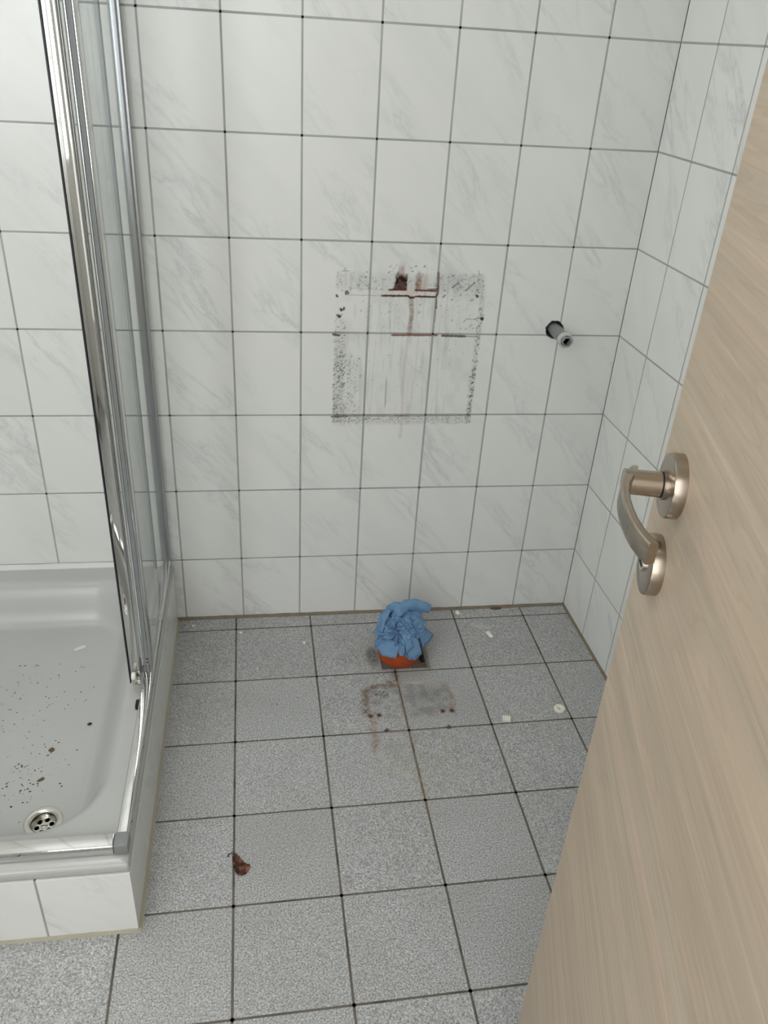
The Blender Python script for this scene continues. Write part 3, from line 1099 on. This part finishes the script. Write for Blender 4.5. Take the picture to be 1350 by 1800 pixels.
def flap(pts, seed):
    """folded pointed corner"""
    bm = bmesh.new()
    vs = [bm.verts.new(p) for p in pts]
    for i in range(1, len(vs) - 1): bm.faces.new((vs[0], vs[i], vs[i + 1]))
    bmesh.ops.subdivide_edges(bm, edges=bm.edges, cuts=5, use_grid_fill=True)
    for vt in bm.verts: vt.co += crumple(vt.co, .003, 50, seed)
    me = bpy.data.meshes.new('corner_flap'); bm.to_mesh(me); bm.free()
    o = link('corner_flap', me, M['paper'], paper)
    o.modifiers.new('thickness', 'SOLIDIFY').thickness = .0007
    sharp(me, .5)
    return o


flap([(.040, -.030, .052), (.050, .004, .050), (.084, -.010, .022), (.070, -.028, .014), (.052, -.046, .012)], 1)
flap([(-.050, .0, .050), (-.040, -.036, .050), (-.070, -.030, .046), (-.076, -.012, .042)], 2)
flap([(.006, -.050, .056), (.034, -.050, .046), (.046, -.066, .010), (.026, -.080, .002), (.008, -.076, .008)], 3)
flap([(-.034, -.044, .044), (-.010, -.058, .036), (-.022, -.076, .006), (-.054, -.062, .006), (-.068, -.040, .016)], 4)
flap([(-.008, -.046, .062), (.012, -.044, .064), (.022, -.066, .032), (.004, -.074, .022)], 6)

# ------------------------------------------------------------------ water outlet in the wall
outl = empty('pipe_stub', (HX, 0, HZ))
tag(outl, 'grey capped water pipe stub poking out of a round wall hole', 'pipe')
RX = Matrix.Rotation(math.pi / 2, 4, 'X')       # lathe axis z -> -y (towards the room)
Tm = Matrix.Translation((.001, 0, 0))
MB().lathe([(.0142, -.045), (.0142, .062), (.0150, .064), (.0150, .068)], 32, Tm @ RX).obj('pipe', M['greypipe'], outl, auto=.6)
MB().lathe([(.0150, .066), (.0168, .068), (.0168, .080), (.0160, .0815), (.0128, .0815), (.0128, .066)], 32, Tm @ RX, close=True).obj('collar', M['cut'], outl, auto=.6)
MB().lathe([(.0128, .070), (.0132, .0855), (.0122, .0870), (.0092, .0870), (.0092, .072), (0, .072)], 6, Tm @ RX).obj('hex_plug', M['greypipe'], outl)
MB().lathe([(.0091, .0725), (0, .0725)], 6, Tm @ RX).obj('socket', M['seal'], outl)
MB().lathe([(.0212, -.004), (.0208, .0002), (.0192, -.002), (.0190, -.010), (.0190, -.03)], 40, RX, cap=False).obj('broken_plaster_ring', M['mortar'], outl)

# ------------------------------------------------------------------ shower plinth, tray
TX, TY = -1.072, -.875
plinth = MB().box(TX - .035, TX - .0065, TY + .0065, -.002, 0, .150).box(XL + .006, TX - .035, TY + .0065, TY + .035, 0, .150).obj('shower_plinth', M['core'])
tag(plinth, 'low white tiled plinth under the shower tray', 'plinth')
PH = .1555
fx = [TX, -1.2222, -1.3722, -1.5222, -1.6722, -1.8222, XL + .006]
for i in range(len(fx) - 1):
    x1, x0 = fx[i] - (GAP / 2 if i else .0), fx[i + 1] + GAP / 2
    link('tile', std_tile(x1 - x0, PH - .003), None, plinth, ((x0 + x1) / 2, TY, (PH + .003) / 2))
sy = [TY + .0075, -.728, -.5459, -.3504, -.150, -.003]
for i in range(len(sy) - 1):
    y0, y1 = sy[i] + (GAP / 2 if i else 0), sy[i + 1] - GAP / 2
    o = link('tile', std_tile(y1 - y0, PH - .003), None, plinth, (TX, (y0 + y1) / 2, (PH + .003) / 2), math.pi / 2)
for x in fx[1:-1]:
    link('grout', grout_mesh('grout', [((x, .002), (x, PH))], .0022, lambda p: (p[0], TY + .0011, p[1]), step=.02), M['wgrout'], plinth)
for y in sy[1:-1]:
    link('grout', grout_mesh('grout', [((y, .002), (y, PH))], .0022, lambda p: (TX - .0011, p[0], p[1]), step=.02), M['wgrout'], plinth)
bead((TX, TY - .004, 0), (TX, -.005, 0), (1, 0, 0), .006, .0045, M['caulk'], 'joint', plinth, .35)
bead((XL, TY, 0), (TX + .004, TY, 0), (0, -1, 0), .006, .0045, M['caulk'], 'joint', plinth, .35)

tray = empty('shower_tray', (-1.52, -.44, .15))
tag(tray, 'white acrylic shower tray with rounded basin, dirt specks inside', 'shower tray')
RIM, DEP = .1785, .088
bx0, bx1, by0, by1, brad = -1.91, -1.116, -.812, -.055, .14
DRX, DRY, DRR = -1.2550, -.7010, .0345
ox0, ox1, oy0, oy1 = XL + .002, TX - .0015, TY + .0025, -.0015
gxs = np.linspace(ox0, ox1, 190); gys = np.linspace(oy0, oy1, 186)
GX, GY = np.meshgrid(gxs, gys)


def tray_z(x, y):
    mx, my = (bx0 + bx1) / 2, (by0 + by1) / 2
    hx_, hy_ = (bx1 - bx0) / 2 - brad, (by1 - by0) / 2 - brad
    qx, qy = np.abs(x - mx) - hx_, np.abs(y - my) - hy_
    sd = np.hypot(np.maximum(qx, 0), np.maximum(qy, 0)) + np.minimum(np.maximum(qx, qy), 0) - brad
    wdt = np.where(x > -1.4, .085, .085)
    s = np.clip(-sd / wdt, 0, 1)
    z = RIM - DEP * (s * s * s * (s * (6 * s - 15) + 10) * .75 + .25 * s * s * (3 - 2 * s))
    z -= .004 * np.clip(1 - np.hypot(x - DRX, y - DRY) / .5, 0, 1) * (s > .98)
    e = np.minimum(np.minimum(ox1 - x, y - oy0), 1)
    z -= .004 * (1 - sstep(.0, .012, e))
    return z


GZ = tray_z(GX, GY)
co = np.stack([GX.ravel() + 1.52, GY.ravel() + .44, GZ.ravel() - .15], 1)
ny_, nx_ = GX.shape
idx = np.arange(nx_ * ny_).reshape(ny_, nx_)
q = np.stack([idx[:-1, :-1], idx[:-1, 1:], idx[1:, 1:], idx[1:, :-1]], -1).reshape(-1, 4)
fxm, fym = GX.ravel()[q].mean(1), GY.ravel()[q].mean(1)
q = q[np.hypot(fxm - DRX, fym - DRY) > DRR - .008]
vv = co.tolist(); ff = q.tolist()
# rolled outer lip down to the tiles
ring = [(i, 0) for i in range(nx_)] + [(nx_ - 1, j) for j in range(1, ny_)]
prev = [int(idx[j, i]) for (i, j) in ring]
for (o_, dz) in ((.0012, -.006), (.0014, -.0115), (.0008, -.0165), (-.002, -.0185)):
    cur = []
    for (i, j), pk in zip(ring, prev):
        x, y, z = co[idx[j, i]]
        dx = o_ if i == nx_ - 1 else 0; dy = -o_ if j == 0 else 0
        vv.append((x + dx, y + dy, z + dz)); cur.append(len(vv) - 1)
    for a in range(len(ring) - 1):
        ff.append((prev[a], cur[a], cur[a + 1], prev[a + 1]))
    prev = cur
me = bpy.data.meshes.new('basin'); me.from_pydata(vv, [], ff); me.update()
basin = link('basin', me, M['acryl'], tray, smooth=True)
zd = float(tray_z(np.array([DRX]), np.array([DRY]))[0])
dm = Matrix.Translation((DRX + 1.52, DRY + .44, zd - .15))
fl = MB().lathe([(DRR, -.001), (DRR, .0012), (DRR - .002, .0022), (.0245, .0010), (.0222, -.001), (.0215, -.004), (.0215, -.020)], 48, dm, cap=False).obj('drain_flange', M['steel'], tray, auto=.7)
cupm = Matrix.Translation((DRX + 1.52, DRY + .44, zd - .15 - .02))
MB().lathe([(.0216, .018), (.0216, -.03), (0, -.03)], 40, cupm, cap=False).obj('drain_cup', M['black'], fl)
# strainer disc with six holes
v, f = [], []
n_r, n_a = 36, 96
pts = {}
g = 40
for j in range(g + 1):
    for i in range(g + 1):
        v.append((DRX + 1.52 + (-.0212 + .0424 * i / g), DRY + .44 + (-.0212 + .0424 * j / g), zd - .15 - .013))
for j in range(g):
    for i in range(g):
        x = -.0212 + .0424 * (i + .5) / g; y = -.0212 + .0424 * (j + .5) / g
        r_ = math.hypot(x, y)
        if r_ > .0213: continue
        if any(math.hypot(x - .0132 * math.cos(k * math.pi / 3 + .3), y - .0132 * math.sin(k * math.pi / 3 + .3)) < .0047 for k in range(6)): continue
        a = j * (g + 1) + i; f.append((a, a + 1, a + g + 2, a + g + 1))
st = MB().add(v, f).obj('strainer', M['steel'], fl)
st.modifiers.new('thickness', 'SOLIDIFY').thickness = .0012
scr = MB().lathe([(.0058, -.0136), (.0058, -.0115), (.0050, -.0105), (0, -.0102)], 20, dm)
scr.obj('screw', M['steel'], fl, auto=.6)
MB().box(DRX + 1.52 - .005, DRX + 1.52 + .005, DRY + .44 - .0007, DRY + .44 + .0007, zd - .15 - .0106, zd - .15 - .0100).obj('screw_slot', M['dirt'], fl)
bead((XL + .01, -.0012, RIM - .001), (-1.076, -.0012, RIM - .001), (0, -1, 0), .009, .012, M['tcaulk'], 'sealant', wall_back, .1)

# ------------------------------------------------------------------ shower enclosure
enc = empty('shower_enclosure', (-1.085, -.845, RIM))
tag(enc, 'chrome framed glass shower enclosure with its door slid open', 'shower enclosure')
EI = Matrix.Translation((1.085, .845, -RIM))


def epart(mb, name, mat, parent=enc, bevel=.0015, seg=2, auto=None):
    o = mb.obj(name, mat, parent, bevel=bevel, seg=seg, auto=auto or .5)
    if parent is enc: o.matrix_parent_inverse = EI
    return o


def prism(poly, z0, z1):
    """vertical extrusion of a plan outline"""
    n = len(poly)
    return MB().add([(x, y, z0) for x, y in poly] + [(x, y, z1) for x, y in poly],
                    [tuple(range(n))[::-1], tuple(range(n, 2 * n))] + [(i, (i + 1) % n, n + (i + 1) % n, n + i) for i in range(n)])


RT = .2005                     # top of the bottom rail
TOPZ = 1.90
# rails
epart(MB().box(-1.0945, -1.0745, -.829, -.001, RIM + .0003, RT), 'bottom_rail', M['chrome'], bevel=.003, seg=3)
epart(MB().box(XL + .004, -1.0965, -.8550, -.8275, RIM + .0003, RT), 'bottom_rail', M['chrome'], bevel=.003, seg=3)
cc = epart(MB().box(-1.0965, -1.0738, -.8558, -.8270, RIM + .0003, RT + .0006), 'corner_connector', M['gplast'], bevel=.002)
epart(MB().box(-1.0968, -1.0742, -.830, -.001, TOPZ, TOPZ + .035), 'top_rail', M['chrome'], bevel=.003)
epart(MB().box(XL + .004, -1.0965, -.8560, -.830, TOPZ, TOPZ + .035), 'top_rail', M['chrome'], bevel=.003)
# wall profile: U section with a ridge
wp = prism([(-1.0968, -.0190), (-1.0925, -.0192), (-1.0922, -.0310), (-1.0900, -.0316), (-1.0830, -.03185), (-1.0806, -.0312), (-1.0802, -.0196), (-1.0760, -.0198), (-1.0758, -.0006), (-1.0968, -.0006)], RT, TOPZ)
epart(wp, 'wall_profile', M['satin'], bevel=.0005)
# fixed pane and its end post
epart(MB().box(-1.0875, -1.0820, -.412, -.028, RT - .004, TOPZ + .004), 'glass_pane', M['glass'], bevel=0)
fp = prism([(-1.0950, -.4305), (-1.0925, -.4330), (-1.0905, -.4330), (-1.0898, -.4300), (-1.0832, -.4298), (-1.0826, -.4330), (-1.0800, -.4335), (-1.0772, -.4310), (-1.0765, -.4250), (-1.0768, -.406), (-1.0950, -.406)], RT - .002, TOPZ)
epart(fp, 'end_post', M['alu'], bevel=.0004, seg=2)
epart(MB().box(-1.0897, -1.0833, -.4306, -.4296, RT + .016, TOPZ), 'post_insert', M['clear'], bevel=0)
pcl = epart(MB().box(-1.0965, -1.0772, -.432, -.404, RT - .003, RT + .016), 'post_foot', M['gplast'], bevel=.001)
for zz in (.2255, .2345):
    epart(MB().lathe([(.0022, -.001), (.0022, .0006), (0, .0008)], 12, Matrix.Translation((-1.0850, -.4305, zz)) @ Matrix.Rotation(math.pi / 2, 4, 'X')), 'screw', M['seal'], bevel=0)
# sliding door, parked behind the fixed pane
sd = prism([(-1.1168, -.4590), (-1.1160, -.4606), (-1.1112, -.4612), (-1.1106, -.4614), (-1.0978, -.46172), (-1.0966, -.4607), (-1.0962, -.450), (-1.0962, -.434), (-1.0990, -.431), (-1.1168, -.431)], .205, TOPZ - .005)
door_s = epart(sd, 'sliding_door', M['chrome'], bevel=.0004, seg=2)
DI = Matrix.Identity(4)


def dpart(mb, name, mat, bevel=.001):
    o = mb.obj(name, mat, door_s, bevel=bevel, auto=.5)
    return o


dpart(MB().box(-1.1190, -1.1165, -.463, -.452, .198, TOPZ - .005), 'magnet_seal', M['seal'])
dpart(MB().box(-1.1105, -1.1055, -.432, -.060, .207, TOPZ - .01), 'glass_pane', M['glass'], 0)
dpart(MB().box(-1.1120, -1.1040, -.062, -.054, .207, TOPZ - .01), 'edge_seal', M['clear'])
dpart(MB().lathe([(.0075, -.004), (.0085, -.002), (.0085, .002), (.0075, .004)], 20, Matrix.Translation((-1.1085, -.470, .2245)) @ Matrix.Rotation(math.pi / 2, 4, 'Y')), 'roller', M['wplast'], .0008)
dpart(MB().box(-1.1110, -1.1040, -.478, -.462, .207, .218).box(-1.1050, -1.0955, -.474, -.469, .210, .2125).box(-1.1050, -1.0955, -.474, -.469, .204, .2062), 'roller_bracket', M['steel'], .0006)
# the other half along the front, pushed to the far wall
epart(MB().box(XL + .004, -1.53, -.8440, -.8385, RT - .004, TOPZ + .004), 'glass_pane', M['glass'], bevel=0)
epart(MB().box(-1.532, -1.508, -.8490, -.8345, RT - .002, TOPZ), 'end_post', M['alu'], bevel=.0022)
# rubber door stop under the side rail
stp = MB().box(-1.1035, -1.0950, -.520, -.500, RIM + .0003, RIM + .011).obj('door_stop', M['black'], enc, bevel=.002)
stp.matrix_parent_inverse = EI

# ------------------------------------------------------------------ room door with lever handle
Eo = Vector((-.5069, -1.1993, 0))
hd = math.radians(14)
uz = math.atan2(-math.cos(hd), -math.sin(hd))         # local x = towards the hinge, -y = visible face
door = MB().box(0, .735, 0, .040, .008, 1.985).obj('door_1', M['wood'], bevel=.0012, loc=(Eo.x, Eo.y, 0), rz=uz)
tag(door, 'open pale wood-grain door with satin nickel lever handle', kind='structure')
RU, RZ1, RZ2 = .0575, 1.087, 1.0135
RXn = Matrix.Rotation(math.pi / 2, 4, 'X')            # z -> -y (out of the face)
rp = [(.0258, 0), (.0258, .0085), (.0252, .0098), (.0240, .0102), (.0, .0102)]
MB().lathe(rp, 64, Matrix.Translation((RU, 0, RZ1)) @ RXn).obj('handle_rose', M['nickel'], door, auto=.5)
r2 = MB().lathe(rp, 64, Matrix.Translation((RU, 0, RZ2)) @ RXn).obj('lock_rose', M['nickel'], door, auto=.5)
MB().lathe([(.0065, .0098), (.0065, .0125), (.0058, .0132), (0, .0132)], 24, Matrix.Translation((RU, 0, RZ2)) @ RXn).obj('release_disc', M['steel'], r2, auto=.5)
MB().box(RU - .0048, RU + .0048, -.0138, -.0130, RZ2 - .0008, RZ2 + .0008).obj('release_slot', M['black'], r2)
# neck and lever
MB().lathe([(.0118, .0100), (.0118, .0135)], 40, Matrix.Translation((RU, 0, RZ1)) @ RXn).obj('neck_ring', M['nickel'], door, auto=.5)
MB().lathe([(.0104, .0130), (.0104, .0145)], 40, Matrix.Translation((RU, 0, RZ1)) @ RXn).obj('neck_gap', M['black'], door, auto=.5)
lever_pts = [(38, 31.5, 3.0), (41, 34.5, 5.0), (47, 37.8, 6.6), (55, 41.5, 7.4), (64, 45.0, 7.4), (75, 48.3, 6.8), (88, 50.2, 6.4), (100, 51.0, 6.2), (114, 51.0, 6.2), (128, 50.0, 6.3), (141, 48.0, 6.6), (152, 45.2, 7.0), (161, 42.0, 7.4)]
OFFU = 1.5
# outer line of the lever in (u, n); thickness measured towards the door
ring_v, ring_f = [], []
nsec = 16
for i, (u, nn, t) in enumerate(lever_pts):
    a = lever_pts[max(0, i - 1)]; c = lever_pts[min(len(lever_pts) - 1, i + 1)]
    tg = Vector((c[0] - a[0], c[1] - a[1])).normalized(); nr = Vector((-tg.y, tg.x))
    hh = 8.6 + .5 * math.sin(i / 12 * math.pi)
    if i == 0: hh = 6.4
    if i == 1: hh = 7.6
    rc = min(1.6, t * .3)
    sec = []
    for (sx, sz) in ((0, 1), (1, 1), (1, -1), (0, -1)):
        for k in range(4):
            ph = math.pi / 2 * k / 3
            base_a = {(0, 1): math.pi / 2, (1, 1): 0, (1, -1): -math.pi / 2, (0, -1): math.pi}[(sx, sz)]
            # corner centre
            ccx = -t + rc if sx == 0 else -rc
            ccz = (hh - rc) * sz
            st_a = {(0, 1): math.pi, (1, 1): math.pi / 2, (1, -1): 0, (0, -1): -math.pi / 2}[(sx, sz)]
            aa = st_a - ph
            sec.append((ccx + rc * math.cos(aa), ccz + rc * math.sin(aa)))
    for (dn, dz) in sec:
        uu = u + nr.x * dn + OFFU; n2 = nn + nr.y * dn
        ring_v.append((uu / 1000, -n2 / 1000, RZ1 + dz / 1000))
for i in range(len(lever_pts) - 1):
    for k in range(nsec):
        l = (k + 1) % nsec
        ring_f.append((i * nsec + k, i * nsec + l, (i + 1) * nsec + l, (i + 1) * nsec + k))
ring_f.append(tuple(range(nsec))); ring_f.append(tuple(reversed(range((len(lever_pts) - 1) * nsec, len(lever_pts) * nsec))))
lever = MB().add(ring_v, ring_f).obj('lever_handle', M['nickel'], door, auto=.6)
MB().lathe([(.0102, .0142), (.0100, .030), (.0100, .0425)], 40, Matrix.Translation((RU, 0, RZ1)) @ RXn).obj('neck', M['nickel'], lever, auto=.5)
# knurled grip on the outer face
kv, kf = [], []
for i in range(26):
    t = i / 25
    u = 80 + 48 * t
    for k in range(len(lever_pts) - 1):
        if lever_pts[k][0] <= u <= lever_pts[k + 1][0]:
            w = (u - lever_pts[k][0]) / (lever_pts[k + 1][0] - lever_pts[k][0]); nn = lever_pts[k][1] * (1 - w) + lever_pts[k + 1][1] * w
    for j in range(7):
        z = -5.4 + 10.8 * j / 6
        s_ = .45
        n0 = len(kv)
        for (du, dz, dn) in ((-s_, -s_ * 1.2, 0), (s_, -s_ * 1.2, 0), (s_, s_ * 1.2, 0), (-s_, s_ * 1.2, 0), (0, 0, .45)):
            kv.append(((u + du + OFFU) / 1000, -(nn + dn + .05) / 1000, RZ1 + (z + dz) / 1000))
        kf += [(n0, n0 + 1, n0 + 4), (n0 + 1, n0 + 2, n0 + 4), (n0 + 2, n0 + 3, n0 + 4), (n0 + 3, n0, n0 + 4)]
kn = MB().add(kv, kf).obj('knurled_grip', M['nickelface'], lever)
kn['kind'] = 'stuff'

# ------------------------------------------------------------------ small things lying about
def chunk(name, loc, dims, rz, mat, label, cat, seed, group=None, tilt=(0, 0)):
    bm = bmesh.new()
    bmesh.ops.create_icosphere(bm, subdivisions=3, radius=1)
    zmin = 9
    for vt in bm.verts:
        p = vt.co.copy()
        k = 1 + .30 * mnoise.noise(p * 1.3 + Vector((seed, 0, seed))) + .10 * mnoise.noise(p * 3.5 + Vector((0, seed, 0)))
        p = Vector((math.copysign(abs(p.x) ** .7, p.x), math.copysign(abs(p.y) ** .7, p.y), math.copysign(abs(p.z) ** .6, p.z))) * k
        vt.co = Vector((p.x * dims[0] / 2, p.y * dims[1] / 2, p.z * dims[2] / 2))
        zmin = min(zmin, vt.co.z)
    for vt in bm.verts: vt.co.z -= zmin
    me = bpy.data.meshes.new(name); bm.to_mesh(me); bm.free()
    o = link(name, me, mat, None, loc, rz)
    sharp(me, .5)
    return tag(o, label, cat, group)


# white ring of a screw cover
o = MB().lathe([(.0036, .0003), (.0136, .0003), (.0140, .003), (.0122, .0064), (.0082, .0070), (.0052, .0052), (.0036, .0034)], 40, close=True).obj('washer_ring', M['wplast'], loc=(-.1476, -.4089, .0), auto=1.2)
o.data.materials.clear(); o.data.materials.append(M['plasterbit'])
tag(o, 'round off-white washer with a centre hole near the right wall', 'washer')
# fluted white plug piece
pl = MB()
outp = []
for k in range(9):
    x = -.0095 + .019 * k / 8
    outp.append((x, .0045 + (.0018 if k % 2 else 0)))
v, f = [], []
for (x, z) in outp: v += [(x, -.008, z), (x, .008, z - .0003), (x, -.008, 0), (x, .008, 0)]
for k in range(8):
    a, c = 4 * k, 4 * k + 4
    f += [(a, c, c + 1, a + 1), (a + 2, a + 3, c + 3, c + 2), (a, a + 2, c + 2, c), (a + 1, c + 1, c + 3, a + 3)]
f += [(0, 1, 3, 2), (32, 34, 35, 33)]
o = pl.add(v, f).obj('wall_plug_piece', M['plasterbit'], loc=(-.2845, -.4315, 0), rz=-.25)
tag(o, 'small ribbed white plastic piece lying by a floor joint', 'plastic piece')
chunk('plaster_chip', (-.3157, -.0275, 0), (.011, .016, .008), .4, M['plasterbit'], 'round plaster chip close to the tiled back wall', 'plaster chip', 1.3, 'plaster chips')
chunk('plaster_chip', (-.2495, -.1243, 0), (.013, .022, .008), .3, M['plasterbit'], 'oval plaster chip in the middle of a floor tile', 'plaster chip', 4.1, 'plaster chips')
chunk('plaster_chip', (-.9070, -.0720, 0), (.008, .008, .005), .7, M['plasterbit'], 'tiny plaster chip on a joint near the shower plinth', 'plaster chip', 6.3, 'plaster chips')
chunk('plaster_chip', (-.7440, -.1220, 0), (.006, .008, .004), .2, M['plasterbit'], 'tiny plaster crumb on a joint between shower and soil pipe', 'plaster chip', 8.3, 'plaster chips')
chunk('plaster_chip', (-1.030, -.0350, 0), (.008, .007, .004), .2, M['plasterbit'], 'tiny plaster crumb in the corner by the shower plinth', 'plaster chip', 9.3, 'plaster chips')
chunk('rust_flake', (-.2010, -.0100, 0), (.030, .009, .004), .05, M['brick'], 'brown rust flake against the foot of the back wall', 'rust flake', 2.2)

# leaf
lp = [(-13.6, 14.3), (-12.2, 27.1), (-3.2, 20.5), (5.9, 9.4), (14.0, 1.5), (18.2, -2.8), (20.5, -6.0), (18.2, -11.7), (12.8, -18.7), (3, -22.7), (-5.8, -20.0), (-9.0, -12.0), (-11.5, -5.1), (-12.8, 5.0)]
v, f = [], []
cen = (2.0, -3.0)
rings = 9
for r in range(rings + 1):
    k = r / rings
    for i in range(len(lp) * 3):
        a = lp[i // 3]; b2 = lp[(i // 3 + 1) % len(lp)]; t = (i % 3) / 3
        ex, ey = a[0] + (b2[0] - a[0]) * t, a[1] + (b2[1] - a[1]) * t
        jag = 1 + .05 * math.sin(i * 2.9)
        x, y = cen[0] + (ex - cen[0]) * k * jag, cen[1] + (ey - cen[1]) * k * jag
        # blade folded along a rib running from the stem to the tip, edges curling up
        d = (x + 8) * .62 - (16 - y) * .42 + 2
        h = 1.2 + .012 * d * d + 5.5 * k ** 3 * (.5 + .5 * math.sin(i * .45)) - (2.2 if abs(d) < 1.6 else 0) + 1.8 * mnoise.noise(Vector((x, y, 0)) * .16)
        v.append((x / 1000, y / 1000, max(.0005, h / 1000)))
nn = len(lp) * 3
for r in range(rings):
    for i in range(nn):
        l = (i + 1) % nn
        f.append((r * nn + i, r * nn + l, (r + 1) * nn + l, (r + 1) * nn + i))
leaf = empty('dry_leaf', (-.9, -.765, 0))
tag(leaf, 'curled dry brown leaf lying on the floor tiles', 'leaf')
bl = MB().add(v, f).obj('blade', M['leaf'], leaf)
bl.modifiers.new('thickness', 'SOLIDIFY').thickness = .0005
sharp(bl.data, .6)
MB().tube([(-.004, .012, .004), (-.011, .022, .006), (-.016, .0245, .007), (-.020, .0240, .005), (-.0226, .0203, .0035)], [.0009, .0010, .0011, .0012, .0014], 8).obj('stem', M['dirt'], leaf, smooth=True)

# flakes and grit in the tray
def tz(x, y): return float(tray_z(np.array([x]), np.array([y]))[0])


for (x, y, d, rz_, mt, lb, cat, sd_) in (
        (-1.212, -.461, (.009, .006, .003), .3, 'black', 'black flake on the sloping side of the shower tray', 'flake', 1.1),
        (-1.2738, -.2136, (.026, .010, .002), .5, 'tcaulk', 'thin white sealant shaving in the back of the tray', 'shaving', 2.1),
        (-1.2751, -.5263, (.010, .010, .003), .9, 'dirt2', 'brown dirt crumb in the middle of the tray', 'crumb', 3.1),
        (-1.2797, -.6016, (.014, .006, .002), .6, 'dirt2', 'long brown dirt crumb nearest the shower drain', 'crumb', 4.1)):
    chunk('tray_flake', (x, y, tz(x, y) + .0002), d, rz_, M[mt], lb, cat, sd_)
r = np.random.RandomState(21)
v, f = [], []
for k in range(330):
    if k < 100: x, y = r.normal(-1.300, .028), r.normal(-.595, .045)
    elif k < 250: x, y = r.uniform(-1.46, -1.22), r.uniform(-.62, -.26)
    else: x, y = r.uniform(-1.6, -1.35), r.uniform(-.70, -.22)
    if x > -1.215 or y < -.73 or math.hypot(x - DRX, y - DRY) < .04: continue
    s1 = .0007 + .0021 * r.rand() ** 2; s2 = s1 * r.uniform(.35, .9); a = r.uniform(0, .9)
    z = tz(x, y)
    n0 = len(v)
    m = 6
    for kk in range(m):
        w = 2 * math.pi * kk / m; q1, q2 = s1 * math.cos(w) * r.uniform(.7, 1.2), s2 * math.sin(w) * r.uniform(.7, 1.2)
        v.append((x + q1 * math.cos(a) - q2 * math.sin(a), y + q1 * math.sin(a) + q2 * math.cos(a), z + .0001))
    v.append((x, y, z + .0001 + s2 * .7))
    f += [(n0 + kk, n0 + (kk + 1) % m, n0 + m) for kk in range(m)]
o = MB().add(v, f).obj('dirt_specks', M['dirt'])
tag(o, 'fine dark dirt specks strewn over the tray floor', 'dirt', kind='stuff')
